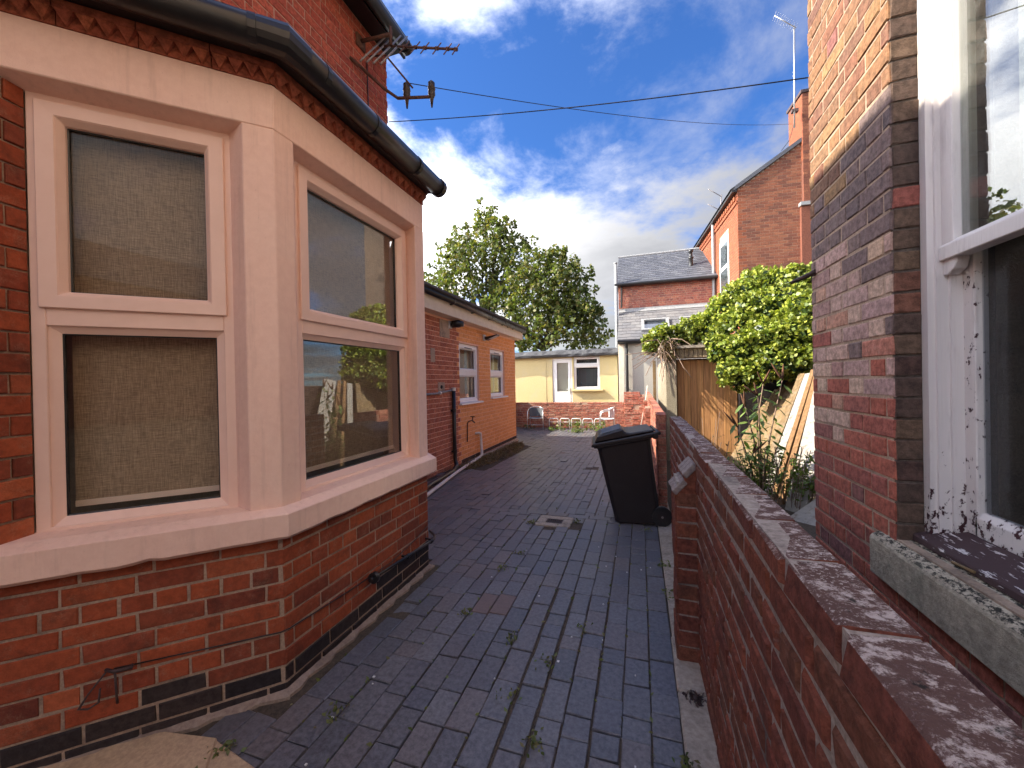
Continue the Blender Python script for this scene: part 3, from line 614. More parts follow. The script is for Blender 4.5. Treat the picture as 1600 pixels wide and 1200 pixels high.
we.face(EO, AF, 10.38, -.148, 34, 'brick_ext', u0=6.7, bond='s', holes=EH, lim=lambda z: (jit_joint(z), 10.38), prj=.001, jit=.0008, matf=lambda u, z: 'brick_dark' if z < .0 else 'brick_ext')
we.flush(ex, 300)
for (a, b, z0, z1) in EH:
    w = window(ex, EO, AF, a + .004, b - .004, z0 + .03, z1 - .003, 1.70, M['upvc'], M['glass_far'], d=-.045, bo=.05, bs=.055)
    mb = MB(EO, AF); mb.sec([(-.05, z0 + .03), (.055, z0 + .018), (.055, z0 - .012), (-.05, z0 - .012)], a - .02, b + .10); mb.build('window_sill', M['upvc'], w)
    mb = MB(EO, AF); mb.box((a + b) / 2 - .17, (a + b) / 2 + .17, -.03, -.016, z1 - .085, z1 - .07); mb.build('trickle_vent', M['mesh_grey'], w)
    mb = MB(EO, AF)
    for i in range(8):
        u = a + .05 + i * .03 + (.55 if i > 3 else 0); mb.box(u, u + .018, -.23 - .015 * (i % 2), -.22, z0, z1)
    mb.build('curtain', M['white_metal'], w)
mb = MB(EO, AF); mb.box(3.75, 10.5, -.05, .2, 2.672, 2.905); mb.build('fascia', M['fascia'], ex)
mb = MB(EO, AF); mb.sec([(.34, 2.965), (.34, 3.0), (-.3, 3.06), (-4.5, 3.2), (-4.5, 2.91), (.2, 2.91)], 3.75, 10.46); mb.build('flat_roof', M['felt'], ex)
mb = MB(); mb.tube([(-3.045, 3.8, 2.925), (-3.045, 10.5, 2.90)], .052, 12); g3 = mb.build('gutter', M['black'], ex, True)
for y in (5.05, 6.1, 7.0, 7.9, 8.75, 9.15, 9.55, 10.35):
    mb = MB(); collar(mb, (-3.045, y, 2.915), Vector((0, 1, 0)), .058, .035); mb.box(-3.11, -3.05, -y - .012, -y + .012, 2.85, 2.87); mb.build('gutter_bracket', M['black'], g3)
mb = MB(); mb.tube([(-3.25, 6.47, 1.37), (-3.25, 6.47, .35), (-3.25, 6.48, .10), (-3.2, 6.44, -.01), (-3.02, 5.94, .02), (-2.88, 4.9, .05), (-2.75, 4.2, .06)], .036, 10); dp = mb.build('downpipe', M['black'], ex, True)
mb = MB(); mb.tube([(-3.25, 6.47, 1.36), (-3.25, 6.47, 1.42)], .042, 10); mb.build('pipe_collar', M['white_pipe'], dp)
for z in (.25, 1.0):
    mb = MB(); mb.tube([(-3.25, 6.47, z - .03), (-3.25, 6.47, z + .03)], .044, 10); mb.box(-3.302, -3.25, -6.51, -6.43, z - .012, z + .012); mb.build('pipe_clip', M['black'], dp)
mb = MB(); mb.tube([(-3.28, 4.3, 1.325), (-3.28, 5.9, 1.33), (-3.28, 6.3, 1.36), (-3.27, 6.45, 1.375)], .018, 8); lp = mb.build('lead_pipe', M['lead'], ex, True)
mb = MB(); mb.tube([(-3.28, 5.98, 1.335), (-3.28, 6.03, 1.337)], .03, 8); mb.build('pipe_union', M['white_metal'], lp, True)
mb = MB(EO, AF); mb.box(5.98, 6.22, -.004, .006, 1.36, 1.52); cpatch = mb.build('cement_patch', M['mortar'], ex, bev=.01)
mb = MB(); mb.tube([(-3.30, 6.09, 1.44), (-3.285, 6.09, 1.44)], .032, 10); mb.build('pipe_stub', M['dark_room'], cpatch)
mb = MB(EO, AF); mb.box(5.75, 5.90, -.004, .005, 1.86, 2.10); mb.box(6.08, 6.45, -.004, .006, 2.32, 2.63); mb.build('cement_patch', M['mortar'], ex, bev=.03)
mb = MB(); mb.tube([(-3.285, 7.10, .33), (-3.285, 7.12, .70), (-3.27, 7.15, .73), (-3.21, 7.2, .75)], .011, 7); tap = mb.build('garden_tap', M['rust'], ex, True)
mb = MB(); mb.tube([(-3.21, 7.2, .74), (-3.205, 7.2, .82)], .012, 7); mb.box(-3.25, -3.16, -7.21, -7.19, .815, .83); mb.tube([(-3.22, 7.19, .75), (-3.17, 7.22, .70)], .014, 7); mb.build('tap_handle', M['rust'], tap)
mb = MB(); mb.tube([(-3.31, 7.52, .44), (-3.24, 7.60, .44), (-3.235, 7.66, .42), (-3.235, 7.67, .36), (-3.22, 7.67, -.02), (-3.17, 7.45, -.035), (-2.96, 5.94, .0), (-2.74, 4.69, .02), (-2.6, 4.0, .03)], .025, 10); mb.build('waste_pipe', M['white_pipe'], ex, True)
mb = MB(EO, AF); mb.box(6.75, 10.38, .0, .05, -.3, -.075); mb.build('plinth', M['concrete'], ex)

# lamps on the extension
def floodlight(y, z, side, label):
    t = thing('floodlight', label, 'floodlight', (-3.3, y, z), 'floodlights on the extension wall')
    mb = MB(EO, AF); mb.box(y - .06, y + .06, 0, .03, z - .07, z + .07); mb.build('wall_plate', M['white_metal'], t, bev=.006)
    mb = MB(EO, AF); mb.tube([(-3.27, y, z), (-3.2, y + .02, z)], .03, 10); mb.build('stem', M['black'], t, True)
    if side:
        mb = MB(EO, AF); mb.sec([(.06, z - .06), (.10, z - .045), (.34, z + .035), (.34, z + .06), (.12, z + .02), (.06, z - .0)], y - .06, y + .12); h = mb.build('lamp_head', M['black'], t, bev=.006)
        mb = MB(EO, AF); mb.sec([(.15, z - .034), (.32, z + .022), (.32, z + .026), (.15, z - .03)], y - .07, y + .10); mb.build('lens', M['lens'], h)
    else:
        mb = MB(EO, AF); mb.tube([(-3.25, y + .0, z + .01), (-3.13, y + .06, z + .02), (-3.06, y + .1, z + .015)], [.065, .07, .04], 12); h = mb.build('lamp_head', M['black'], t, True)
        mb = MB(); mb.tube([(-3.09, y + .1, z + .0), (-3.07, y + .12, z - .0)], .035, 10); mb.build('lens', M['lens'], h)
floodlight(6.45, 2.57, 0, 'black drum shaped security lamp on the old brick beside a cement patch')
floodlight(8.1, 2.50, 1, 'slim black floodlight on a bracket between the two white windows')

# ================================================================== RIGHT HOUSE
rh = thing('brick_house', 'sooty brown brick house on the right with a peeling white sash window', 'house', (.95, 1.5, 0))
RO = (.95, 0, 0); AR = R(-90)
RH = [(-1.945, -.93, .85, 3.6), (.1, 1.1, .85, 3.6)]
mb = MB(RO, AR); core_wall(mb, -2.682, 2.6, -.1, 6.5, RH, -.004, -.16); mb.box(-2.682, -2.5, -4, -.16, -.1, 6.5); mb.box(2.5, 2.6, -4, -.16, -.1, 6.5); mb.build('wall', M['mortar'], rh)
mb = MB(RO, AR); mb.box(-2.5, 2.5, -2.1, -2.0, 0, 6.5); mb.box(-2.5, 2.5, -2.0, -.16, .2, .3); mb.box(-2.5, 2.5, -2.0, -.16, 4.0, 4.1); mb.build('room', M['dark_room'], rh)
wr = Wall()
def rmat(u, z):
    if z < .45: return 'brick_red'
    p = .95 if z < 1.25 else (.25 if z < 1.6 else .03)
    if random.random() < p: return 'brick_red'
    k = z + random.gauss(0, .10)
    return 'brick_ochre' if k > 2.50 else ('brick_sooty' if k > 2.12 or random.random() < .15 else 'brick_right')  # tones split near the sun line: darker ochre in sun, paler brick in shade
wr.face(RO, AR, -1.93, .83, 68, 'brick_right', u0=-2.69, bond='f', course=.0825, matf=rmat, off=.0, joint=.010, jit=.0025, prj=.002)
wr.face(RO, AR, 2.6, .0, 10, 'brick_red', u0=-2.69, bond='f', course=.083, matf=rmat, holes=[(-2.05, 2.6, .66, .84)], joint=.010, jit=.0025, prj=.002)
wr.face((.9515, 1.9285, 0), 0, .092, .83, 68, 'brick_jamb', bl=.3, bond='s2', course=.0825, joint=.008, jit=.003, prj=.003, matf=lambda u, z: 'brick_red' if z < 2.2 and random.random() < .14 else 'brick_jamb')
wr.flush(rh, 300)
mb = MB(RO, AR); mb.sec([(-.14, .872), (.0, .842), (.028, .828), (.034, .812), (.034, .665), (-.14, .66)], -2.05, 1.2); mb.build('stone_sill', M['stone_sill'], rh, bev=.006)
mb = MB((.957, 1.934, 0), 0); mb.box(.0, .3, -.2, .0, .83, 6.5); mb.build('jamb_core', M['mortar_dark'], rh)
def sash_window(Y0, Y1):
    u0, u1 = -Y0, -Y1
    mb = MB(RO, AR)
    for s in (0, 1):
        g = (lambda a, b: (u0 + a, u0 + b)) if s == 0 else (lambda a, b: (u1 - b, u1 - a))
        for (a, b, d0, d1) in ((0, .017, -.22, -.088), (.017, .022, -.22, -.096), (.022, .042, -.22, -.084), (.042, .052, -.22, -.105), (.052, .062, -.22, -.14)):
            p, q = g(a, b); mb.box(p, q, d0, d1, .86, 3.6)
    mb.box(u0, u1, -.22, -.09, 3.5, 3.6)
    w = mb.build('sash_window', M['peel'], rh)
    # upper sash (outer track) and lower sash (inner track)
    mb = MB(RO, AR); mb.box(u0 + .05, u0 + .108, -.165, -.122, 1.935, 3.52); mb.box(u1 - .125, u1 - .05, -.165, -.122, 1.935, 3.52); mb.box(u0 + .125, u1 - .125, -.165, -.122, 3.44, 3.52)
    mb.sec([(-.112, 1.915), (-.112, 1.965), (-.135, 1.985), (-.165, 1.985), (-.165, 1.915)], u0 + .052, u1 - .052)
    hz = [(u0 + .053, 1.935), (u0 + .12, 1.935), (u0 + .118, 1.90), (u0 + .105, 1.875), (u0 + .075, 1.86), (u0 + .053, 1.862)]; mb.ext(hz, -.163, -.124)
    mb.build('sash', M['peel'], w, bev=.003)
    mb = MB(RO, AR); mb.box(u0 + .06, u0 + .112, -.215, -.175, .92, 1.95); mb.box(u1 - .125, u1 - .06, -.215, -.175, .92, 1.95); mb.sec([(-.175, .918), (-.175, .985), (-.19, 1.006), (-.215, 1.006), (-.215, .918)], u0 + .10, u1 - .11); mb.build('sash', M['peel_rail'], w, bev=.003)
    mb = MB(RO, AR); mb.box(u0 + .104, u1 - .122, -.150, -.146, 1.98, 3.45); mb.build('pane', M['glass_old'], w)
    mb = MB(RO, AR); mb.box(u0 + .108, u1 - .122, -.2, -.196, 1.0, 1.93); mb.build('pane', M['glass_dark'], w)
    mb = MB(RO, AR); mb.sec([(-.22, .93), (-.12, .905), (-.045, .882), (-.045, .855), (-.22, .85)], u0 + .01, u1 - .01); mb.build('timber_sill', M['peel_sill'], w, bev=.004)
    for k in range(6):
        mb = MB(RO, AR); z = 1.02 + k * .165; mb.box(u0 + .15, u1 - .1, -.42, -.40, z, z + .155); b = mb.build('slat', M['cast'], w)  # added slats imitate the horizontal lines reflected in the lower pane
    mb = MB(RO, AR); mb.box(u0 + .125, u1, -.30, -.29, 1.98, 3.5); mb.build('net_curtain', M['grey_render'], w)
sash_window(1.93, .93); sash_window(-.1, -1.1)
mb = MB(RO, AR); mb.box(-2.72, 2.64, -4, .15, 6.5, 6.6); mb.build('roof', M['slate'], rh)
mb = MB(); mb.tube([(.95, 2.62, 1.98 + .11), (.93, 2.66, 2.08), (.86, 2.72, 2.055)], [.012, .014, .01], 7); mb.build('iron_spike', M['cast'], rh, True)

# ================================================================== LOW WALL beside the alley
lw = thing('boundary_wall', 'low dark red brick boundary wall with a lichened top along the alley', 'wall', (.32, 2, 0))
mb = MB(); mb.box(.2735, .36, -4.06, 1.5, -.1, 1.135); mb.build('wall_core', M['mortar_grey'], lw)
ww = Wall(); LO = (.2675, 0, 0)
ww.face(LO, AR, 1.4, 0, 13, 'brick_low', u0=-4.07, bond='g', course=.0818, joint=.019, jit=.0048, prj=.0028, cham=.007, off=.05)
ww.face(LO, AR, 1.4, 13 * .0818, 1, 'brick_low', u0=-4.07, bond='s', course=.0818, joint=.013, jit=.007, prj=.004, cham=.012, dep=.097, off=.13)
# pier
mb = MB(); mb.box(.176, .29, -2.452, -2.238, -.1, .95); mb.build('pier_core', M['mortar_grey'], lw)
ww.face((.167, 2.23, 0), 0, .108, .0, 11, 'brick_low', bl=.4, bond='s2', course=.082, joint=.012, jit=.003, prj=.003)
ww.face((.167, 0, 0), AR, -2.232, .0, 11, 'brick_low', u0=-2.46, bl=.228, bond='s2', course=.082, joint=.010, jit=.005, prj=.006)
ww.flush(lw, 300)
for (px, pz, L) in ((.150, .905, .085), (.202, .995, .085)):
    for k in range(3):
        mb = MB((0, 2.23, 0), AF); u = -.004 + k * .078; j = random.uniform(-.006, .006)
        mb.sec([(px + j, pz + j), (px + L * .68 + j, pz + L * .75 + j), (px + L * .68 + .022, pz + L * .75 - .022), (px + .022, pz - .022)], u, u + .070); cb = mb.build('cap_brick', M['brick_cap'], lw, bev=.004)
mb = MB(); mb.fr((0, 2.233, 0), AF); mb.sec([(.168, .89), (.212, .955), (.222, .985), (.268, 1.04), (.28, 1.04), (.28, .89)], .0, .226); mb.build('cap_bed', M['brick_low'], lw)

fw = thing('boundary_wall', 'far run of the alley wall in sunlit orange brick beyond the bin', 'wall', (.22, 8, -.1))
mb = MB(); mb.box(.18, .265, -13.5, -4.61, -.3, 1.03); mb.build('wall_core', M['mortar'], fw)
wf = Wall()
wf.face((.17, 0, 0), AR, -4.602, -.2, 15, 'brick_back', u0=-13.5, bond='g', course=.082, jit=.004, prj=.005, joint=.012)
wf.face((.17, 0, 0), AR, -4.6, -.2 + 15 * .082, 1, 'brick_back', u0=-13.5, bond='s', course=.08, jit=.006, prj=.006, joint=.013, dep=.1)
wf.face((.172, 4.6, 0), 0, .095, -.2, 16, 'brick_back', bl=.4, bond='s2', course=.081, jit=.004, prj=.003)
for (ya, yb) in ((7.6, 7.95), (10.2, 10.5)):
    mb = MB(); mb.box(.08, .2, -yb + .01, -ya - .01, -.3, .98); mb.build('pier_core', M['mortar'], fw)
    wf.face((.07, 0, 0), AR, -ya - .002, -.2, 14, 'brick_back', u0=-yb, bl=.35, bond='s2', course=.083, jit=.006, prj=.008)
    wf.face((.072, ya, 0), 0, .098, -.2, 14, 'brick_back', bl=.4, bond='s2', course=.083, jit=.006, prj=.006)
wf.flush(fw, 300)

# low wall across the end of the yard
bw = thing('yard_wall', 'low broken red brick wall across the yard in front of the cream building', 'wall', (-2.2, 13.65, -.15))
mb = MB(); mb.box(-4.8, .16, -13.8, -13.608, -.4, .74); mb.box(-.51, .13, -13.75, -13.5, -.4, 1.0); mb.build('wall_core', M['mortar'], bw)
wb = Wall()
wb.face((0, 13.6, 0), 0, -.515, -.15, 10, 'brick_back', u0=-4.8, bond='g', course=.082, jit=.005, prj=.006, joint=.014)
wb.face((0, 13.6, 0), 0, -.515, -.15 + 10 * .082, 1, 'brick_back', u0=-4.8, bl=.235, bond='s', course=.085, jit=.007, prj=.008, joint=.016, dep=.15)
wb.face((0, 13.49, 0), 0, .14, -.15, 14, 'brick_back', u0=-.515, bond='g', course=.083, jit=.008, prj=.012, joint=.016)
wb.face((-.517, 0, 0), AR, -13.492, -.15, 14, 'brick_back', u0=-13.6, bl=.3, bond='s2', course=.083, jit=.006)
wb.face((0, 13.49, 0), 0, .0, -.15 + 14 * .083, 1, 'brick_back', u0=-.52, bond='s', course=.083, jit=.01, prj=.012, dep=.22)
wb.flush(bw, 300)
# unseen wall added beside the extension to shade the left of the yard
gw = thing('garden_wall', 'brick garden wall behind the extension corner', 'wall', (-4.7, 12, -.15))
mb = MB(); mb.box(-4.8, -4.58, -13.6, -10.5, -.3, 1.32); mb.build('wall_core', M['mortar'], gw)

# ================================================================== GROUND AND PAVING
mb = MB(); ys = [-400, -3, 4, 10.4, 14, 400]; xs = [-400, -4.6, .1, 4, 400]
V = [(x, y, gz(y) - .032) for y in ys for x in xs]; F = [(i * 5 + j, i * 5 + j + 1, (i + 1) * 5 + j + 1, (i + 1) * 5 + j) for i in range(5) for j in range(4)]
mb.add(V, F); tag(mb.build('ground', M['soil'], base=(0, 0, -.032)), kind='structure', label='bare earth under and around the paving')
pv = thing('paved_alley', None, None, (-1, 4, 0)); tag(pv, 'blue black brick paving of the alley between the houses', kind='structure')
wp = Wall()
def inside_bay(x, y):
    if y < 1.40 + (x + 1.675) * 1.0 and x < -1.0 and y < 1.35: pass
    # blocked inside the bay base (canted faces) or the left buildings
    if x < -1.63:
        lo = 1.46 + (x + 1.675) * .982 - .06; hi = 2.83 - (x + 1.675) + .06
        if lo < y < hi: return True
    if x < -2.55 and y < 3.8: return True
    return x < -3.25 and y < 10.5
DR = (-1.09, -.70, 3.95, 4.26)
def paver(x0, x1, y0, y1):
    cx_, cy_ = (x0 + x1) / 2, (y0 + y1) / 2
    if inside_bay(cx_, cy_): return
    if x0 < -1.9 and y1 < .8: return
    if DR[0] < cx_ < DR[1] and DR[2] < cy_ < DR[3]: return
    if (-.72 < cx_ < -.58 and 3.98 < cy_ < 4.2): return                 # broken-out hole by the drain
    if cy_ > 6.4 and cy_ < 9.6 and cx_ < -2.68 + (cy_ - 6.4) * .02: return   # dry weeds
    if abs(cx_ + .84) < .06 and abs(cy_ - 7.1) < .12: return
    dz = random.gauss(0, .0022) - (.006 if random.random() < .03 else 0) + (.008 if random.random() < .03 and cy_ > 4.4 else 0)
    mt = 'paver_red' if ((abs(cx_ + .95) < .10 and abs(cy_ - 2.5) < .13) or random.random() < .003) else 'paver'
    wp.one(cx_, cy_, gz(cy_) + dz, 0, x1 - x0 - random.uniform(.003, .008), y1 - y0 - random.uniform(.004, .008), mt, .05, .0035, .0022, random.gauss(0, .006), True)
def rows(ya, yb, xr, wid, n, lens, drift=0.0):
    for k in range(n):
        x1 = xr - k * wid; y = ya - random.uniform(0, .2); gap = drift if k in (4, 5) else (drift * .35 if k in (2, 9) else 0)
        while y < yb - .03:
            L = random.choice(lens); e = min(y + L, yb)
            if yb - e < .06: e = yb
            a = max(y, ya)
            if e - a > .03: paver(x1 - wid + (gap if e < 2.9 else gap * .3) + random.uniform(-.0015, .0015), x1 + random.uniform(-.0015, .0015), a, e)
            y = e
rows(.3, 4.29, .145, .1235, 28, (.235, .235, .235, .12, .19), .012)
x = .145
while x > -3.2:
    paver(x - .235, x, 4.29, 4.40); x -= .235
rows(4.40, 10.0, .165, .112, 32, (.215, .215, .15, .11, .17))
rows(10.0, 13.55, .165, .118, 42, (.23, .23, .12, .18))
wp.flush(pv, 300, 'paver', 'paving')
mb = MB(); V = []; 
ysg = [-2, 4, 7, 10.4, 13.6]
V = [(x, y, gz(y) - .012) for y in ysg for x in (-4.58, .272)]; mb.add(V, [(2 * i, 2 * i + 1, 2 * i + 3, 2 * i + 2) for i in range(4)])
tag(mb.build('joint_sand', M['soil'], pv))
mb = MB()
for i in range(26):
    y = -.5 + i * .42; mb.box(.150 + random.uniform(-.006, .006), .30, -(y + .416), -y, -.05 + gz(y), gz(y) + .006 + random.uniform(-.002, .002))
tag(mb.build('concrete_strip', M['concrete'], bev=.008), 'rough concrete strip along the foot of the low alley wall', kind='structure')
fl = thing('flagstones', None, None, (-1.9, 1, 0)); tag(fl, 'yellow sandstone flags in front of the bay window', kind='structure')
for poly in ([(-1.99, 1.13), (-1.74, 1.175), (-1.60, 1.02), (-1.80, .82), (-2.2, .70), (-2.35, .93)], [(-1.73, 1.165), (-1.30, 1.10), (-1.1, .7), (-1.78, .80), (-1.59, 1.01)], [(-2.36, .91), (-2.21, .68), (-2.6, .4), (-2.7, .7)]):
    mb = MB(); mb.prism([(x, -y) for x, y in poly], -.04, .012 + random.uniform(0, .003)); mb.build('flagstone', M['flag'], fl, bev=.006)
dr = thing('drain', 'small square concrete drain surround with a cast iron grate sunk in the paving', 'drain', (-.895, 4.1, 0))
mb = MB(); mb.box(-1.08, -.71, -4.25, -4.17, -.06, .006); mb.box(-1.08, -.71, -4.04, -3.96, -.06, .004); mb.box(-1.08, -.985, -4.169, -4.041, -.06, .005); mb.box(-.81, -.71, -4.169, -4.041, -.06, .005); mb.build('concrete_surround', M['concrete'], dr, bev=.006)
mb = MB(); mb.box(-.985, -.81, -4.169, -4.041, -.06, -.03); mb.build('sump', M['dark_room'], dr)
mb = MB(); mb.ring((-.983, -.812, 4.043, 4.167), (-.965, -.83, 4.06, 4.15), 0, 0, 0) if False else None
g = MB()
for (a, b, c, d) in ((-.983, -.812, 4.043, 4.058), (-.983, -.812, 4.152, 4.167), (-.983, -.967, 4.058, 4.152), (-.828, -.812, 4.058, 4.152)): g.box(a, b, -d, -c, -.025, .001)
gr = g.build('grate_frame', M['cast'], dr)
for i in range(6):
    g = MB(); x = -.955 + i * .021; g.box(x, x + .011, -4.152, -4.058, -.025, -.002); g.build('grate_bar', M['cast'], gr)

# ================================================================== FAR END OF THE YARD
cb = thing('cream_outbuilding', 'low flat roofed cream rendered outbuilding with a glazed door across the far yard', 'outbuilding', (-3, 15, -.15))
CO = (0, 14.6, 0); CH = [(-3.16, -2.41, -.15, 2.36), (-2.345, -1.385, 1.18, 2.40)]
mb = MB(CO, 0); core_wall(mb, -9, -.76, -.4, 2.62, CH, 0, -.15); mb.box(-.9, -.76, -4, -.15, -.4, 2.62); mb.box(-9, -.76, -4, -3.9, -.4, 2.62); mb.build('wall', M['cream'], cb)
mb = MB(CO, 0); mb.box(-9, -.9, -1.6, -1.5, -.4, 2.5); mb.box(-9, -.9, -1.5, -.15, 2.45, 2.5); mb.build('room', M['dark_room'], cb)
mb = MB(CO, 0); mb.box(-4.2, -3.4, -.01, .008, -.15, 2.37); mb.build('door_side_panel', M['cream'], cb)
mb = MB(CO, 0); mb.ring((-3.155, -2.415, -.14, 2.355), (-3.095, -2.475, -.08, 2.295), -.03, -.03, -.1); dfr = mb.build('door_frame', M['upvc'], cb)
mb = MB(CO, 0); mb.ring((-3.09, -2.48, -.075, 2.29), (-2.99, -2.56, 1.10, 2.19), -.02, -.024, -.08); mb.ring((-2.99, -2.56, .12, 1.0), (-2.965, -2.585, .145, .975), -.024, -.03, -.06); mb.box(-2.99, -2.56, -.07, -.031, .14, 1.0); mb.build('door', M['upvc'], dfr, bev=.004)
mb = MB(CO, 0); mb.box(-2.98, -2.57, -.055, -.05, 1.11, 2.18); mb.build('pane', M['glass_far'], dfr)
mb = MB(CO, 0); mb.box(-2.62, -2.50, .01, .03, 1.18, 1.205); mb.box(-2.535, -2.50, -.02, .012, 1.05, 1.25); mb.build('handle', M['white_metal'], dfr)
mb = MB(CO, 0); mb.box(-2.98, -2.57, -.07, -.065, 1.0, 2.2); mb.build('door_blind', M['grey_render'], dfr)
w = window(cb, CO, 0, -2.34, -1.39, 1.185, 2.395, 2.06, M['upvc'], M['glass_far'], d=-.03, bo=.05, bs=.05)
mb = MB(CO, 0)
for i in range(17):
    x = -2.29 + i * .05; mb.box(x, x + .044, -.2 - .012 * (i % 2), -.19 - .012 * (i % 2), 1.2, 2.4)
mb.build('vertical_blind', M['mesh_grey'], w)
mb = MB(CO, 0); mb.sec([(-.02, 1.185), (.11, 1.165), (.11, 1.115), (-.02, 1.10)], -2.42, -1.28); mb.build('window_sill', M['cream'], w)
mb = MB(CO, 0)
V = []; n = 46
for i in range(n):
    x = -9 + i * (8.28 / (n - 1)); j = lambda s: random.uniform(-s, s); sl_ = .02 * (x + 9) / 8
    V += [mb.T(x, .24 + j(.015), 2.40 + sl_ + j(.012)), mb.T(x, .27 + j(.02), 2.47 + sl_ + j(.015)), mb.T(x, .16 + j(.03), 2.60 + sl_ + j(.02)), mb.T(x, -.15 + j(.03), 2.66 + sl_ + j(.02)), mb.T(x, -4, 2.75), mb.T(x, -4, 2.6), mb.T(x, .1, 2.39)]
mb.add(V, [(i * 7 + j, i * 7 + (j + 1) % 7, i * 7 + 7 + (j + 1) % 7, i * 7 + 7 + j) for i in range(n - 1) for j in range(7)]); mb.build('felt_roof', M['felt'], cb)

# slate-roofed house behind
sh = thing('slate_house', 'two storey house with slate roof and slate lean-to at the far yard end', 'house', (.8, 15.6, -.15))
SO = (0, 15.6, 0)
mb = MB(SO, 0); mb.box(-.73, 2.75, -4.4, -.008, -.3, 5.14); mb.ext([(-.73, 5.14), (-.72, 5.15), (-.72, 5.14)], -4.4, -.02); mb.build('wall', M['mortar'], sh)
wsx = Wall(); wsx.face(SO, 0, 2.75, 4.15, 12, 'brick_slate', u0=-.73, bond='g', course=.083, prj=.002); wsx.flush(sh, 300)
def slates(u0, u1, y0, z0, y1, z1, mat, cw, ch, parent, cap, notch=()):
    ln = math.hypot(y1 - y0, z1 - z0); th = math.atan2(z1 - z0, y1 - y0); n = int(ln / ch); o0 = wloc(parent); cache = {}
    for k in range(n):
        t0 = k * ch; u = u0 - (cw / 2 if k % 2 else 0)
        while u < u1 - .01:
            a, b = max(u, u0), min(u + cw, u1); u += cw; w = b - a
            if w < .03: continue
            key = (round(w / .02), random.randrange(3))
            if key not in cache:
                h = w / 2 - .004; j = random.uniform(0, .005); t1 = ch * 1.25; e = random.uniform(-.004, .004)
                V = [(-h, e, .016 + j), (h, -e, .016 + j), (h, t1, .004), (-h, t1, .004), (-h, e, .002), (h, -e, .002)]
                me = bpy.data.meshes.new('slate'); me.from_pydata(V, [], [(0, 1, 2, 3), (4, 5, 1, 0), (0, 3, 4), (1, 5, 2)]); me.materials.append(M[mat]); cache[key] = me
            o = bpy.data.objects.new('slate', cache[key]); COL.objects.link(o); o.parent = parent
            o.location = ((a + b) / 2 - o0.x, y0 + t0 * math.cos(th) - o0.y, z0 + t0 * math.sin(th) - o0.z); o.rotation_euler = (th + random.gauss(0, .004), random.gauss(0, .004), random.gauss(0, .006))
mb = MB(); mb.fr((0, 0, 0), AF)
mb = MB(); V = [(-.8, 15.38, 5.13), (2.9, 15.38, 5.13), (2.9, 17.8, 6.84), (-.8, 17.8, 6.84), (2.9, 20.2, 5.13), (-.8, 20.2, 5.13)]; mb.add(V, [(0, 1, 2, 3), (3, 2, 4, 5), (0, 3, 5), (1, 4, 2)]); rf = mb.build('roof', M['slate'], sh)
slates(-.79, 2.75, 15.36, 5.12, 17.8, 6.85, 'slate', .26, .19, rf, 0)
for i in range(8):
    mb = MB(); x = -.8 + i * .46; mb.tube([(x, 17.8, 6.86), (x + .45, 17.8, 6.86)], .06, 8); mb.build('ridge_tile', M['lead'], rf)
mb = MB(); mb.tube([(-.85, 15.33, 5.10), (2.8, 15.33, 5.07)], .055, 8); mb.box(-.8, 2.8, -15.6, -15.4, 5.05, 5.12); mb.build('gutter', M['black'], sh)
mb = MB(); mb.tube([(-.6, 15.5, 5.05), (-.62, 15.5, 4.25)], .035, 8); mb.build('downpipe', M['black'], sh)
mb = MB(); mb.lathe((1.93, 16.35, 5.75), [(0, .09), (.06, .085), (.3, .07), (.33, .1), (.38, .1), (.4, .06), (.56, .055), (.57, .085), (.66, .085), (.67, .03)], 10); mb.build('roof_vent', M['black'], sh, True)
mb = MB(SO, 0); mb.box(-.72, 2.76, -.02, .03, 4.12, 4.22); mb.sec([(0, 4.22), (.05, 4.14), (.12, 4.07), (.0, 4.07)], -.72, 2.76); mb.build('flashing', M['lead'], sh)
mb = MB(); V = [(-.72, 14.0, 2.86), (2.76, 14.0, 2.86), (2.76, 15.6, 4.12), (-.72, 15.6, 4.12)]; mb.add(V + [(x, y, z - .06) for x, y, z in V], [(0, 1, 2, 3), (7, 6, 5, 4), (0, 4, 5, 1), (1, 5, 6, 2), (2, 6, 7, 3), (3, 7, 4, 0)]); lr = mb.build('lean_to_roof', M['slate_low'], sh)
slates(-.72, 2.76, 13.98, 2.85, 15.58, 4.11, 'slate_low', .30, .20, lr, 0)
def rooflight(x0, x1):
    th = math.atan2(1.26, 1.6); mb = MB(); sk = []
    def P(uu, t, o): return (uu, 14.0 + t * math.cos(th) - o * math.sin(th), 2.86 + t * math.sin(th) + o * math.cos(th))
    for (a, b, t0, t1) in ((x0, x1, .45, .53), (x0, x1, 1.12, 1.2), (x0, x0 + .1, .53, 1.12), (x1 - .1, x1, .53, 1.12)):
        V = [P(u, t, o) for o in (.0, .11) for (u, t) in ((a, t0), (b, t0), (b, t1), (a, t1))]; mb.add(V, [(0, 1, 2, 3), (7, 6, 5, 4), (4, 5, 1, 0), (5, 6, 2, 1), (6, 7, 3, 2), (7, 4, 0, 3)])
    r = mb.build('rooflight', M['lead'], sh)
    mb = MB(); mb.add([P(x0 + .1, .53, .07), P(x1 - .1, .53, .07), P(x1 - .1, 1.12, .07), P(x0 + .1, 1.12, .07)], [(0, 1, 2, 3)]); mb.build('pane', M['sky_glass'], r)
    mb = MB(); mb.add([P(x0 + .1, .53, .02), P(x1 - .1, .53, .02), P(x1 - .1, 1.12, .02), P(x0 + .1, 1.12, .02)], [(0, 1, 2, 3)]); mb.build('pane_backing', M['mesh_grey'], r)
rooflight(.08, 1.0); rooflight(1.35, 2.2)
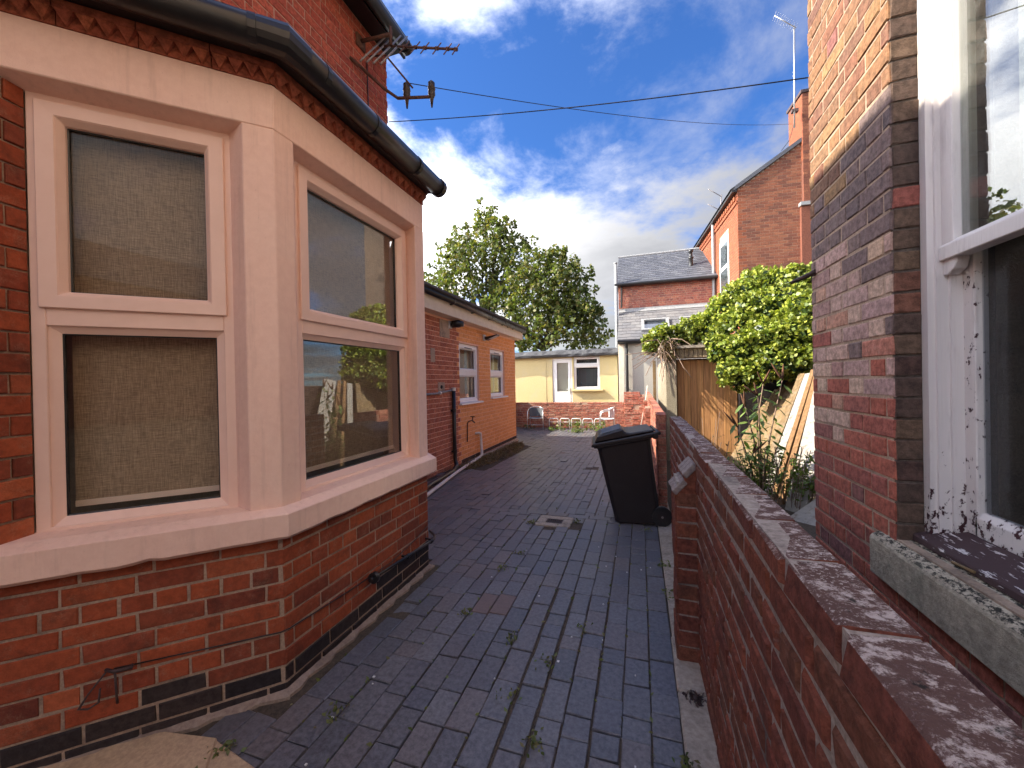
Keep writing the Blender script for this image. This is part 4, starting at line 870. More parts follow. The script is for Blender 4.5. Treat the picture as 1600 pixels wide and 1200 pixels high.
mb = MB(); mb.box(-.70, 2.75, -15.6, -14.2, -.4, 2.83); mb.build('lean_to_wall', M['grey_render'], sh)
mb = MB(); mb.box(-.705, -.52, -14.25, -14.195, -.4, 2.8); mb.build('corner_strip', M['fascia'], sh)
mb = MB(); mb.tube([(-.7, 13.95, 2.83), (2.7, 13.95, 2.8)], .06, 8); mb.box(-.7, 2.7, -14.2, -14.0, 2.74, 2.83); mb.build('lean_to_gutter', M['black'], sh)
mb = MB(); mb.tube([(-.42, 14.0, 2.8), (-.42, 14.1, 2.6), (-.42, 14.1, -.1)], .05, 8); d2 = mb.build('downpipe', M['black'], sh)
for z in (1.75, 1.25):
    mb = MB(); mb.tube([(-.42, 14.11, z), (-.5, 14.2, z)], .02, 6); mb.build('pipe_bracket', M['lead'], d2)
mb = MB(); mb.tube([(-.80, 15.35, 0), (-.80, 15.35, 5.9)], .06, 10); mb.tube([(-.80, 15.35, 5.9), (-.80, 15.35, 5.95)], .07, 10); mb.build('soil_pipe', M['lead'], sh, True)

# gabled house
gh = thing('gabled_house', 'tall red brick house with an arched window and a gable chimney beyond the ivy', 'house', (2.83, 13.1, -.15))
bA = R(4.3); GO = (2.83, 13.1, 0); SA = R(-90) + bA
mb = MB(GO, bA); mb.ext([(.008, -.3), (4.2, -.3), (4.2, 8.8), (2.7, 8.86), (.008, 7.08)], -7.5, -.008); mb.build('wall', M['mortar'], gh)
wg = Wall()
wg.face(GO, bA, 3.2, 2.2, 78, 'brick_far', u0=.0, bond='s', course=.085, prj=.001, jit=.0008, lim=lambda z: (max(0, (z - 7.04) / .66), 3.2), matf=lambda u, z: 'brick_farred' if u < .16 and random.random() < .7 else 'brick_far')
wg.face(GO, SA, -.002, 2.2, 57, 'brick_farred', u0=-5.5, bond='s', course=.085, prj=.001, jit=.0008, holes=[(-1.94, -.93, 4.3, 6.3)])
wg.flush(gh, 300)
mb = MB(GO, bA); mb.ext([(-.12, 7.02), (-.06, 7.16), (2.7, 8.98), (2.7, 8.86), (.0, 7.08)], -.2, .06); mb.build('verge_board', M['slate'], gh)
mb = MB(GO, bA); mb.add([mb.T(-.2, .05, 7.06), mb.T(2.75, .05, 9.0), mb.T(2.75, -7.5, 9.0), mb.T(-.2, -7.5, 7.06)], [(0, 1, 2, 3)]); mb.build('roof', M['slate'], gh)
mb = MB(GO, SA); mb.box(-7.5, .05, .02, .16, 6.98, 7.1); mb.build('gutter', M['black'], gh)
for i in range(30):
    mb = MB(GO, SA); u = -.12 - i * .2; mb.box(u - .1, u, 0.0, .06, 6.78, 6.9); mb.build('cornice_brick', M['brick_farred'], gh)
mb = MB(GO, SA); mb.box(-6, -.0, .0, .035, 6.66, 6.74); mb.build('string_course', M['brick_farred'], gh)
arc = [(-.93, 4.3), (-.93, 5.95)] + [(-1.435 + .505 * math.cos(R(t)), 5.95 + .27 * math.sin(R(t))) for t in range(15, 180, 15)] + [(-1.94, 5.95), (-1.94, 4.3)]
mb = MB(GO, SA); mb.ext([(u + .0, z) for u, z in arc], -.06, .004); aw = mb.build('arched_window', M['upvc'], gh)
ins = lambda z0, z1, k=.09: [(-.93 - k, z0), (-.93 - k, z1), (-1.94 + k, z1), (-1.94 + k, z0)]
for (z0, z1) in ((4.4, 5.08), (5.2, 5.92)):
    mb = MB(GO, SA); mb.ext(ins(z0, z1), -.0, .008); mb.build('pane', M['mesh_grey'], aw)
    mb = MB(GO, SA); mb.ext(ins(z0, z1), .010, .012); mb.build('glass', M['glass_far'], aw)
mb = MB(GO, SA); mb.tube([mb.T(-2.45, .08, 7.0), mb.T(-2.45, .08, 2)], .05, 8); mb.build('downpipe', M['lead'], gh)
ch = wc = Wall()
mb = MB(GO, bA); mb.box(1.66, 2.6, -.75, .10, 6.4, 9.5); mb.box(1.60, 2.75, -.75, .10, 1, 6.35); mb.build('chimney', M['brick_far'], gh)
chp = gh.children[-1]
mb = MB(GO, bA); mb.box(1.57, 2.8, -.1, .16, 6.33, 6.43); mb.build('chimney_step', M['lead'], chp)
wc.face((GO[0], GO[1], 0), bA, 2.6, 6.43, 36, 'brick_far', u0=1.655, bond='s', course=.085, matf=lambda u, z: 'brick_far')
wc.b = [(b[0] + math.sin(bA) * .104, b[1] - math.cos(bA) * .104, *b[2:]) for b in wc.b]
wc2 = Wall(); wc2.face((GO[0] + 1.655 * math.cos(bA), GO[1] + 1.655 * math.sin(bA), 0), SA, .1, 7.6, 22, 'brick_farred', u0=-.75, bond='s', course=.085)
wc.b += wc2.b; wc.flush(chp, 0)
mb = MB(GO, bA); mb.box(1.62, 2.64, -.8, .14, 9.5, 9.58); mb.build('chimney_cap', M['cast'], chp)

# ================================================================== OUTHOUSE with the timber gate, ivy, planks
oh = thing('outhouse', 'roughcast brick outhouse with a brown boarded door under the ivy', 'outbuilding', (1.2, 8.6, -.1))
mb = MB(); mb.box(.50, .69, -8.75, -8.4, -.2, 1.93); mb.box(.50, .62, -12.2, -8.75, -.2, 1.9); mb.build('roughcast_wall', M['roughcast'], oh)
mb = MB(); mb.box(.695, .72, -8.62, -8.50, -.2, 1.89); mb.box(.72, 1.78, -8.62, -8.55, 1.86, 1.89); mb.build('door_frame', M['plank_brown'], oh)
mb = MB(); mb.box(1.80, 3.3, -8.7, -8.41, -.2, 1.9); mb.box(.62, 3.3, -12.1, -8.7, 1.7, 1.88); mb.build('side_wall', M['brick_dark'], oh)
for i in range(9):
    mb = MB(); x = .725 + i * .118; mb.box(x, x + .114, -8.56, -8.525 + random.uniform(-.003, .003), -.1, 1.86); mb.build('door_board', M['gate'], oh, bev=.004)
mb = MB(); mb.box(.72, 1.8, -8.6, -8.57, -.1, 1.86); mb.build('door_backing', M['dark_room'], oh)
for i in range(14):
    mb = MB(); x = .60 + i * .082; mb.box(x, x + .072, -8.6, -8.385 + random.uniform(-.004, .004), 1.91, 2.10); mb.build('soldier_brick', M['lintel'], oh, bev=.004)
mb = MB(); mb.box(.56, 3.3, -8.6, -8.41, 1.905, 2.095); mb.build('lintel_bed', M['mortar'], oh)
mb = MB(); mb.box(.50, 3.35, -12.2, -8.33, 2.10, 2.15); mb.build('roof_slab', M['concrete'], oh)
pt = MB(); pt.box(.30, .37, -10.1, -10.02, -.15, 1.95); tag(pt.build('timber_post', M['plank'], bev=.004), 'pale weathered timber post between the alley wall and the roughcast outhouse', 'post')
yw = thing('yard_wall', 'brick wall in shadow behind the leaning planks', 'wall', (2.5, 5.5, 0))
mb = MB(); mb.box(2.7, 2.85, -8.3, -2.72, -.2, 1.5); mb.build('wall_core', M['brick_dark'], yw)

def board(b, t, wdt, th, mat, label, group=None, name='plank', nrm=(-.75, -.55, .35)):
    b, t = Vector((b[0] * 1.09, b[1] * 1.09, b[2] * 1.09 - .135)), Vector((t[0] * 1.09, t[1] * 1.09, t[2] * 1.09 - .135)); L = (t - b).normalized(); N = Vector(nrm); N = (N - L * N.dot(L)).normalized(); Wd = L.cross(N)
    j = lambda: random.uniform(-.006, .006)
    V = [p + Wd * (s * wdt / 2) + N * (o * th / 2) + L * (j() * (3 if p is t else 1)) for p in (b, t) for (s, o) in ((-1, -1), (1, -1), (1, 1), (-1, 1))]
    mb = MB(); mb.add(V, [(0, 1, 2, 3), (7, 6, 5, 4), (4, 5, 1, 0), (5, 6, 2, 1), (6, 7, 3, 2), (7, 4, 0, 3)])
    return tag(mb.build(name, M[mat], bev=.003), label, 'plank', group)
PG = 'old boards leaning in the yard'
bl_ = ['bare board leaning furthest from the house wall, half hidden by the buddleia', 'second bare board from the buddleia in the leaning row', 'third bare board from the buddleia, wide and pale', 'bare board in the middle of the leaning row', 'tall bare board just left of the dark gap in the row', 'bare board right before the thick brown edged one']
for i in range(-2, 6):
    f = i / 5; b = (1.42 + random.uniform(-.03, .03), 7.0 - 1.0 * f, -.05); t = (2.25 + .02 * i, 7.5 - .62 * f, 1.32 + .16 * f + random.uniform(-.05, .05))
    board(b, t, .19, random.uniform(.02, .04), 'plank', bl_[i] if i >= 0 else ('far left board of the leaning row behind the buddleia leaves' if i == -2 else 'second board from the left end of the leaning row'), PG)
board((1.44, 5.83, 0), (2.26, 6.74, 1.53), .10, .06, 'plank', 'thick bare timber with a dark shaded side in the leaning row', PG)
board((1.42, 5.50, 0), (2.26, 6.50, 1.54), .11, .04, 'plank_white', 'narrow flaking white painted board among the bare planks', PG)
board((1.45, 5.30, 0), (2.27, 6.38, 1.58), .06, .05, 'plank_brown', 'thin brown batten just right of the narrow flaking white board', PG)
board((1.46, 5.10, 0), (2.28, 6.24, 1.59), .07, .05, 'plank_brown', 'thicker brown batten with nail holes beside the wide white board', PG)
board((1.50, 4.78, 0), (2.30, 6.02, 1.60), .24, .03, 'plank_white', 'wide flaking white board nearest the right hand house', PG)
board((1.30, 6.1, .03), (1.78, 6.35, .55), .42, .03, 'plank', 'short wide board lying against the foot of the bare planks', PG)
board((1.45, 4.35, .02), (2.0, 4.7, .30), .5, .02, 'plank_white', 'broken white board lying low among the weeds', PG)

# ================================================================== OBJECTS IN THE ALLEY
bn = thing('wheelie_bin', 'dark brown wheelie bin with a humped lid against the low wall', 'bin', (0, 4.45, 0))
def loft(mb, secs):                       # secs: list of rings of equal count
    n = len(secs[0]); V = [p for s in secs for p in s]
    F = [(i * n + j, i * n + (j + 1) % n, (i + 1) * n + (j + 1) % n, (i + 1) * n + j) for i in range(len(secs) - 1) for j in range(n)]
    F += [tuple(range(n - 1, -1, -1)), tuple(range(len(V) - n, len(V)))]; return mb.add(V, F)
bx_, by_, bz_ = -.265, 4.16, .0
ra = R(6)
def BP(x, y, z): return (bx_ + x * math.cos(ra) - y * math.sin(ra), by_ + x * math.sin(ra) + y * math.cos(ra), bz_ + z)
def rect(xa, za, xb, zb, y0, y1, c=.035):
    L = lambda t: (xa + (xb - xa) * t, za + (zb - za) * t); k = c / abs(xb - xa)
    o = []
    for t, y in ((0, y0 + c), (k, y0), (1 - k, y0), (1, y0 + c), (1, y1 - c), (1 - k, y1), (k, y1), (0, y1 - c)):
        x, z = L(t); o.append(BP(x, y, z))
    return o
mb = MB(); loft(mb, [rect(0, .012, .45, .02, .04, .50), rect(-.015, .09, .45, .10, .038, .502), rect(-.10, .46, .40, .5, .015, .525), rect(-.165, .765, .36, .88, 0, .54), rect(-.175, .785, .365, .905, -.004, .544), rect(-.205, .785, .385, .905, -.025, .565), rect(-.212, .82, .385, .945, -.025, .565)])
bd = mb.build('body', M['bin_plastic'], bn, bev=.006)
mb = MB()
def lid(pts, y0, y1):
    a = [BP(x, y0, z) for x, z in pts]; b = [BP(x, y1, z) for x, z in pts]; n = len(pts)
    mb.add(a + b, [tuple(range(n)), tuple(range(2 * n - 1, n - 1, -1))] + [(i, n + i, n + (i + 1) % n, (i + 1) % n) for i in range(n)])
lid([(-.232, .80), (-.225, .835), (.40, .965), (.40, .925)], -.035, .575)
ld = mb.build('lid', M['bin_plastic'], bn, bev=.008)
mb = MB(); lid([(-.20, .842), (-.165, .915), (.085, .992), (.115, .955), (.16, .952), (.395, .992), (.395, .965)], .0, .54); mb.build('lid_hump', M['bin_plastic'], ld, bev=.012)
mb = MB(); lid([(-.13, .929), (-.12, .936), (.06, .992), (.07, .990)], .05, .49); mb.build('lid_panel', M['mesh_grey'], ld)  # lighter colour paints a dusty sheen on top of the lid
mb = MB(); mb.tube([BP(.44, -.02, .955), BP(.44, .56, .955)], .018, 10); mb.tube([BP(.38, .03, .93), BP(.44, .03, .955)], .022, 8); mb.tube([BP(.38, .5, .93), BP(.44, .5, .955)], .022, 8); mb.build('handle', M['bin_plastic'], bn, True)
mb = MB(); mb.tube([BP(.40, -.028, .925), BP(.40, .568, .925)], .03, 10); mb.build('hinge', M['bin_plastic'], bn, True)
for y in (.01, .49):
    mb = MB(); mb.tube([BP(.46, y, .10), BP(.46, y + .055, .10)], .10, 20); wh = mb.build('wheel', M['black'], bn, True)
    mb = MB(); mb.tube([BP(.46, y - .006, .10), BP(.46, y + .061, .10)], .05, 14); mb.build('hub', M['bin_plastic'], wh, True)
mb = MB(); mb.tube([BP(.46, .0, .10), BP(.46, .56, .10)], .012, 8); mb.build('axle', M['steel'], bn, True)

def bistro(loc, rz, fab, label):
    t = thing('bistro_chair', label, 'chair', loc, 'aluminium bistro chairs in the yard'); t.rotation_euler = (0, 0, rz)
    ms = MB(); ms.O = (0, 0, 0)
    def lb(mb, name, mat, smooth=False, par=None):
        o = mb.build(name, mat, None, smooth, base=(0, 0, 0)); o.parent = par or t; return o
    def arc(r, z0, z1, th0, th1, n=14): return [(r * math.sin(R(th0 + (th1 - th0) * i / n)), -.02 + r * .95 * math.cos(R(th0 + (th1 - th0) * i / n)) * 1.0, z0 + (z1 - z0) * math.sin(math.pi * i / n)) for i in range(n + 1)]
    # back is towards +y, the sitter faces -y
    top = [(-.27, -.24, .0), (-.265, -.235, .4), (-.262, -.20, .60), (-.255, -.08, .67)] + arc(.26, .68, .78, -85, 85) + [(.255, -.08, .67), (.262, -.20, .60), (.265, -.235, .4), (.27, -.24, .0)]
    mb = MB(); mb.tube(top, .0125, 8); lb(mb, 'arm_hoop', M['aluminium'], True)
    for s in (-1, 1):
        mb = MB(); mb.tube([(s * .24, .22, 0), (s * .225, .20, .42), (s * .21, .19, .74)], .0115, 8); lb(mb, 'leg', M['aluminium'], True)
        mb = MB(); mb.tube([(s * .262, -.235, .40), (s * .228, .20, .40)], .010, 8); lb(mb, 'side_rail', M['aluminium'], True)
    mb = MB(); mb.tube([(-.262, -.23, .41), (.262, -.23, .41)], .010, 8); mb.tube([(-.25, -.235, .19), (.25, -.235, .19)], .008, 8); lb(mb, 'front_rail', M['aluminium'], True)
    mb = MB(); V = []
    for i in range(9):
        y = -.235 + i * .055
        for k in range(7):
            x = -.225 + k * .075; V.append((x, y, .425 - .02 * math.sin(math.pi * i / 8) - .012 * math.sin(math.pi * k / 6)))
    mb.add(V + [(x, y, z - .012) for x, y, z in V], [(i * 7 + k, i * 7 + k + 1, i * 7 + 8 + k, i * 7 + 7 + k) for i in range(8) for k in range(6)] + [(63 + i * 7 + k, 63 + i * 7 + 7 + k, 63 + i * 7 + 8 + k, 63 + i * 7 + k + 1) for i in range(8) for k in range(6)])
    lb(mb, 'seat', fab, True)
    mb = MB(); V = []
    for k in range(11):
        th = R(-70 + k * 14); 
        for i in range(5):
            z = .44 + i * .078 * (1 if abs(k - 5) < 4 else .94); V.append((.245 * math.sin(th), -.03 + .245 * math.cos(th), z))
    mb.add(V + [(x * .97, y * .97, z) for x, y, z in V], [(k * 5 + i, k * 5 + i + 1, k * 5 + 6 + i, k * 5 + 5 + i) for k in range(10) for i in range(4)] + [(55 + k * 5 + i, 55 + k * 5 + 5 + i, 55 + k * 5 + 6 + i, 55 + k * 5 + i + 1) for k in range(10) for i in range(4)])
    lb(mb, 'backrest', fab, True)
    return t
bistro((-3.42, 13.0, -.15), R(8), M['mesh_grey'], 'grey seated aluminium bistro chair facing the alley by the extension corner')
bistro((-1.02, 12.95, -.15), R(-82), M['mesh_pale'], 'pale backed aluminium bistro chair seen side on near the bin')
rk = thing('bike_rack', 'low white metal hoop rack along the foot of the yard wall', 'rack', (-2.1, 13.2, -.15))
for i in range(5):
    mb = MB(); x = -3.0 + i * .385; mb.tube([(x, 13.2, -.15), (x, 13.2, .16), (x + .03, 13.2, .22), (x + .29, 13.2, .22), (x + .32, 13.2, .16), (x + .32, 13.2, -.15)], .016, 8); mb.build('hoop', M['white_metal'], rk, True)
mb = MB(); mb.tube([(-3.02, 13.22, .10), (-1.1, 13.22, .10)], .010, 6); mb.build('rail', M['white_metal'], rk, True)
mb = MB(); mb.tube([(-.06, 11.5, -.12), (.14, 11.65, .85), (.20, 11.7, 1.32)], .016, 8); tag(mb.build('garden_stick', M['stick'], smooth=True), 'thin pale stick leaning on the alley wall near the bin', 'stick')

# aerials, insulators and cables
ar = thing('tv_aerial', 'rusty television aerial on a wall arm high on the left house', 'aerial', (-2.6, 3.27, 4.93))
mb = MB(); mb.box(-2.605, -2.58, -3.33, -3.21, 4.86, 4.98); mb.tube([(-2.59, 3.27, 4.93), (-2.26, 3.3, 4.93)], .017, 8); mb.tube([(-2.26, 3.3, 4.82), (-2.26, 3.3, 5.0)], .016, 8); mb.build('wall_arm', M['rust'], ar, True)
mb = MB(); P0, P1 = Vector((-2.36, 3.32, 4.86)), Vector((-1.56, 3.32, 4.60)); mb.tube([P0, P1], .011, 8); mb.build('boom', M['rust'], ar, True)
BD = (P1 - P0).normalized(); ED = Vector((.05, .55, .83)).normalized()
for i, (t, L) in enumerate(((.30, .24), (.45, .22), (.58, .21), (.74, .21), (.88, .20), (.985, .19))):
    c = P0.lerp(P1, t); mb = MB(); mb.tube([c - ED * L * .62, c + ED * L * .62], .0055, 6); mb.tube([c - BD * .015, c + BD * .015], .017, 6); mb.build('element', M['rust'], ar)
for k in range(4):
    c = Vector((-2.42 + k * .075, 3.30, 4.86 - k * .03)); mb = MB(); mb.tube([c - ED * .36 + BD * -.03, c + ED * .30], .009, 6); mb.build('reflector_rod', M['steel'], ar, True)
mb = MB(); mb.tube([(-2.59, 3.42, 4.90), (-2.35, 3.34, 4.78), (-2.1, 3.42, 4.45)], .009, 6); mb.build('brace', M['rust'], ar, True)
mb = MB(); mb.tube([(-2.59, 3.36, 4.78), (-2.592, 3.37, 4.4), (-2.592, 3.36, 3.9)], .006, 6); mb.build('aerial_lead', M['black'], ar, True)
ib = thing('insulator_bracket', 'iron wall bracket carrying two brown cable insulators on the left house corner', 'bracket', (-2.55, 3.6, 4.5))
mb = MB(); mb.tube([(-2.6, 3.12, 4.66), (-2.45, 3.45, 4.55), (-2.36, 3.55, 4.50), (-1.98, 3.62, 4.47)], .015, 8); mb.build('arm', M['rust'], ib, True)
for c in ((-2.27, 3.58, 4.50), (-2.0, 3.62, 4.475)):
    mb = MB(); mb.lathe((c[0], c[1], c[2] - .0), [(-.11, .008), (-.02, .02), (0, .03), (.02, .038), (.07, .034), (.075, .040), (.12, .034), (.14, .036), (.165, .012)], 12); mb.build('insulator', M['porcelain'], ib, True)
def cable(a, b, sag, label):
    a, b = Vector(a), Vector(b); mb = MB(); mb.tube([a.lerp(b, t / 24) - Vector((0, 0, sag * 4 * (t / 24) * (1 - t / 24))) for t in range(25)], .0045, 5, False)
    tag(mb.build('overhead_cable', M['black'], smooth=True), label, 'cable', 'overhead cables across the alley')
cable((-2.27, 3.58, 4.66), (4.22, 13.0, 8.62), .18, 'black overhead cable sloping down from the insulators to the far chimney')
cable((-2.6, 3.73, 4.42), (1.45, 3.35, 3.62), .05, 'thin overhead cable rising from the left house corner to the right house')
ca = thing('tv_aerial', 'tall television aerial on a pole beside the far gable chimney', 'aerial', (4.25, 13.0, 8.5))
mb = MB(); mb.tube([(4.26, 13.0, 8.5), (4.29, 13.0, 11.35)], .022, 8); mb.build('pole', M['aluminium'], ca, True)
mb = MB(); mb.tube([(4.33, 13.0, 11.28), (3.78, 12.85, 11.66)], .014, 6); mb.build('boom', M['aluminium'], ca, True)
for i in range(11):
    mb = MB(); t = i / 10; c = Vector((4.33, 13.0, 11.28)).lerp(Vector((3.78, 12.85, 11.66)), t); mb.tube([c - Vector((.03, -.08, .06)), c + Vector((.03, -.08, .06))], .004, 5); mb.build('element', M['aluminium'], ca)
mb = MB(); mb.box(4.2, 4.36, -13.1, -12.98, 8.95, 9.03); mb.build('bracket', M['cast'], ca)
mb = MB(); mb.tube([(4.25, 13.02, 8.6), (4.15, 13.04, 8.2), (3.95, 13.06, 7.95)], .008, 5); mb.build('aerial_lead', M['black'], ca)
ra2 = thing('tv_aerial', 'small two rod aerial on the far roof behind the red gable wall', 'aerial', (2.7, 16.5, 7.2))
mb = MB(); mb.tube([(2.95, 16.4, 7.1), (3.02, 16.4, 8.35)], .02, 6); mb.tube([(3.0, 16.4, 8.3), (2.55, 16.2, 8.55)], .014, 6); mb.tube([(3.0, 16.4, 7.75), (2.52, 16.2, 8.0)], .014, 6); mb.build('rods', M['steel'], ra2, True)

# ================================================================== PLANTS
def tree(loc, clumps, nleaf, lsize, limbs, label, mat):
    t = thing('sycamore_tree', label, 'tree', loc, 'trees behind the cream outbuilding')
    mb = MB()
    for path, r in limbs: mb.tube(path, r, 7)
    mb.build('trunk', M['bark'], t, True)
    P = []
    for (c, r) in clumps:
        n = int(nleaf * r * r); P.append(blob(c, (r, r * 1.1, r * .85), n, .25))
        for k in range(int(15 * r)):                           # twigs reaching out of the clump
            d = rng.normal(size=3); d[2] += .35; d /= np.linalg.norm(d); cc = np.array(c) + d * r * rng.uniform(.8, 1.3); P.append(blob(cc, (.30, .30, .36), int(nleaf * .09), .1))
    P = np.concatenate(P); P = P[P[:, 2] > 2.0]
    o = leaves('crown', P, lsize, M[mat], t, up=.6, asp=.8); o['kind'] = 'stuff'; return t
TL = [((-10.3, 26, 13.2), 1.0), ((-10.8, 26.4, 11.8), 1.3), ((-9.2, 25.6, 12.0), 1.0), ((-12.2, 26, 11.6), 1.1), ((-13.2, 26.2, 10.2), 1.3), ((-11.5, 25.4, 10.2), 1.5), ((-9.6, 26, 10.4), 1.4), ((-8.2, 26.4, 11.4), .9), ((-8.3, 25.8, 9.9), 1.2), ((-14.4, 26, 8.5), 1.4), ((-12.8, 25.5, 8.3), 1.5), ((-10.8, 26, 8.4), 1.5), ((-14.6, 26.5, 6.6), 1.5), ((-12.6, 26, 6.4), 1.4), ((-9.2, 26.4, 8.2), 1.3), ((-13.5, 25.5, 5.2), 1.5), ((-11.3, 26.5, 6.0), 1.0)]
def limbs_to(base, fork, tips, r):
    L = [([base, tuple(Vector(base).lerp(Vector(fork), .5) + Vector((.1, 0, 0))), fork], [r, r * .85, r * .7])]
    for c, q in tips:
        m1 = Vector(fork).lerp(Vector(c), .45) + Vector((random.uniform(-.3, .3), random.uniform(-.2, .2), .35)); L.append(([fork, m1, c], [r * .42, r * .24, r * .07]))
    return L
tree((-10.6, 26, -.1), TL, 205, .25, limbs_to((-10.6, 26, 0), (-10.4, 26, 4.8), TL, .30), 'taller sycamore with yellowing leaves behind the extension roof', 'leaf_tree')
TR = [((-6.3, 25, 9.4), 1.1), ((-5.0, 25.2, 9.0), 1.1), ((-7.2, 25, 8.2), 1.4), ((-5.4, 24.6, 7.8), 1.4), ((-4.0, 25.2, 7.8), 1.1), ((-3.6, 25, 6.5), 1.2), ((-5.2, 25, 6.2), 1.5), ((-7.0, 24.8, 6.4), 1.5), ((-2.9, 25.3, 5.4), 1.0), ((-4.2, 24.8, 4.8), 1.4), ((-6.0, 24.6, 4.6), 1.5), ((-8.2, 25, 5.0), 1.4), ((-2.9, 25, 4.0), 1.0), ((-8.8, 25.2, 6.9), 1.1), ((-9.6, 25, 4.2), 1.4)]
tree((-6.2, 25, -.1), TR, 260, .25, limbs_to((-6.2, 25, 0), (-6.0, 25, 3.6), TR, .26), 'darker round sycamore between the tall tree and the slate house', 'leaf_tree')

iv = thing('ivy_bush', 'great mass of yellow green ivy over the outhouse roof and door', 'ivy', (1.9, 8.4, 1.0))
IB = [(.24, 8.5, 2.22, .2), (.45, 8.6, 2.36, .24), (.72, 8.7, 2.38, .25), (1.0, 8.7, 2.44, .28), (1.3, 8.7, 2.55, .32), (1.6, 8.7, 2.75, .36), (1.9, 8.7, 3.0, .4), (2.25, 8.8, 3.2, .42), (2.62, 8.7, 3.2, .42), (3.0, 8.7, 3.15, .42), (3.4, 8.8, 3.1, .45), (2.1, 8.4, 2.72, .42), (2.5, 8.3, 2.75, .45), (2.9, 8.3, 2.6, .45), (1.7, 8.3, 2.35, .36), (1.42, 8.25, 2.2, .26),
      (1.45, 7.9, 1.98, .27), (1.72, 7.8, 1.95, .34), (2.08, 7.8, 2.1, .4), (2.45, 7.8, 2.15, .42), (2.8, 7.8, 2.1, .42), (1.50, 7.7, 1.6, .22), (1.68, 7.65, 1.46, .22), (1.9, 7.7, 1.62, .26), (2.1, 7.6, 1.75, .32), (2.45, 7.6, 1.72, .3), (2.75, 7.6, 1.7, .3), (2.7, 7.9, 2.6, .36)]
P1, P2 = [], []
for (x, y, z, r) in IB:
    P1.append(blob((x, y, z), (r, r * 1.0, r), int(5200 * r * r) + 60, .72)); P2.append(blob((x, y + .02, z - .02), (r * .86, r * .86, r * .86), int(2600 * r * r), .7))
    for k in range(int(26 * r)):
        d = rng.normal(size=3); d[1] -= .6; d[2] += .4; d /= np.linalg.norm(d); P1.append(blob(np.array((x, y, z)) + d * r * 1.02, (.085, .085, .075), 34, .3))
o = leaves('foliage', np.concatenate(P1), .068, M['leaf_ivy'], iv, up=.5, asp=.9); o['kind'] = 'stuff'
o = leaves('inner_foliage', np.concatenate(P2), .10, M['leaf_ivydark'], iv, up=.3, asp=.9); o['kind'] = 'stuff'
mb = MB()
for k in range(70):
    b = Vector((random.uniform(.28, .70), random.uniform(8.25, 8.6), random.uniform(1.95, 2.3))); d = Vector((random.gauss(-.05, .25), random.gauss(-.1, .2), random.gauss(-.2, .2)))
    mb.tube([b, b + d * .5 + Vector((0, 0, .05)), b + d], .006, 4, False)
for k in range(12):
    b = Vector((random.uniform(1.6, 2.7), 8.0, random.uniform(1.4, 1.8))); mb.tube([b, b + Vector((random.gauss(0, .1), .2, .5))], .02, 5)
o = mb.build('stem', M['twig'], iv, True); o['kind'] = 'stuff'
leaves('dry_leaves', blob((.52, 8.35, 2.05), (.22, .2, .22), 260, .2), .06, M['leaf_dry'], iv)['kind'] = 'stuff'

bu = thing('buddleia', 'leggy buddleia with long leaves and brown spent flower spikes by the planks', 'shrub', (1.33, 5.4, 0))
lv = [(-.5, 0, 0), (-.2, .13, .03), (.2, .12, .03), (.5, 0, -.02), (.2, -.12, .03), (-.2, -.13, .03), (0, 0, .0)]
lme = bpy.data.meshes.new('leaf'); lme.from_pydata(lv, [], [(0, 1, 6), (1, 2, 6), (2, 3, 6), (3, 4, 6), (4, 5, 6), (5, 0, 6)]); lme.materials.append(M['leaf_bud'])
stems = [((1.36, 5.45, .0), (1.30, 5.40, .75), (1.20, 5.35, 1.15)), ((1.38, 5.45, 0), (1.36, 5.5, .9), (1.42, 5.45, 1.42)), ((1.36, 5.4, 0), (1.22, 5.3, .5), (1.08, 5.2, .92)), ((1.4, 5.5, 0), (1.5, 5.5, .8), (1.62, 5.45, 1.46)), ((1.34, 5.4, 0), (1.25, 5.35, .4), (1.24, 5.2, .62)), ((1.38, 5.4, 0), (1.34, 5.3, .8), (1.30, 5.2, 1.28))]
O0 = wloc(bu)
for sA in stems:
    mb = MB(); mb.tube(sA, [.012, .009, .005], 6); mb.build('stem', M['twig'], bu, True)
    for k in range(20):
        t = .35 + .65 * k / 19; a, b, c = map(Vector, sA); p = a.lerp(b, t).lerp(b.lerp(c, t), t)
        o = bpy.data.objects.new('leaf', lme); COL.objects.link(o); o.parent = bu; L = random.uniform(.09, .18); az = k * 2.2 + random.uniform(-.5, .5)
        o.scale = (L, L * 1.0, L); o.rotation_euler = (random.gauss(0, .4), random.uniform(.0, .9), az); o.location = p + Vector((math.cos(az), math.sin(az), -.3)) * L * .5 - O0
    d = (Vector(sA[2]) - Vector(sA[1])).normalized()
    for j in range(2):
        q = Vector(sA[2]); e = q + d * random.uniform(.1, .2) + Vector((random.gauss(0, .07), random.gauss(0, .05), .02)); mb = MB(); mb.tube([q, q.lerp(e, .3), q.lerp(e, .7), e], [.007, .013, .010, .003], 6); mb.build('flower_spike', M['seed'], bu, True)

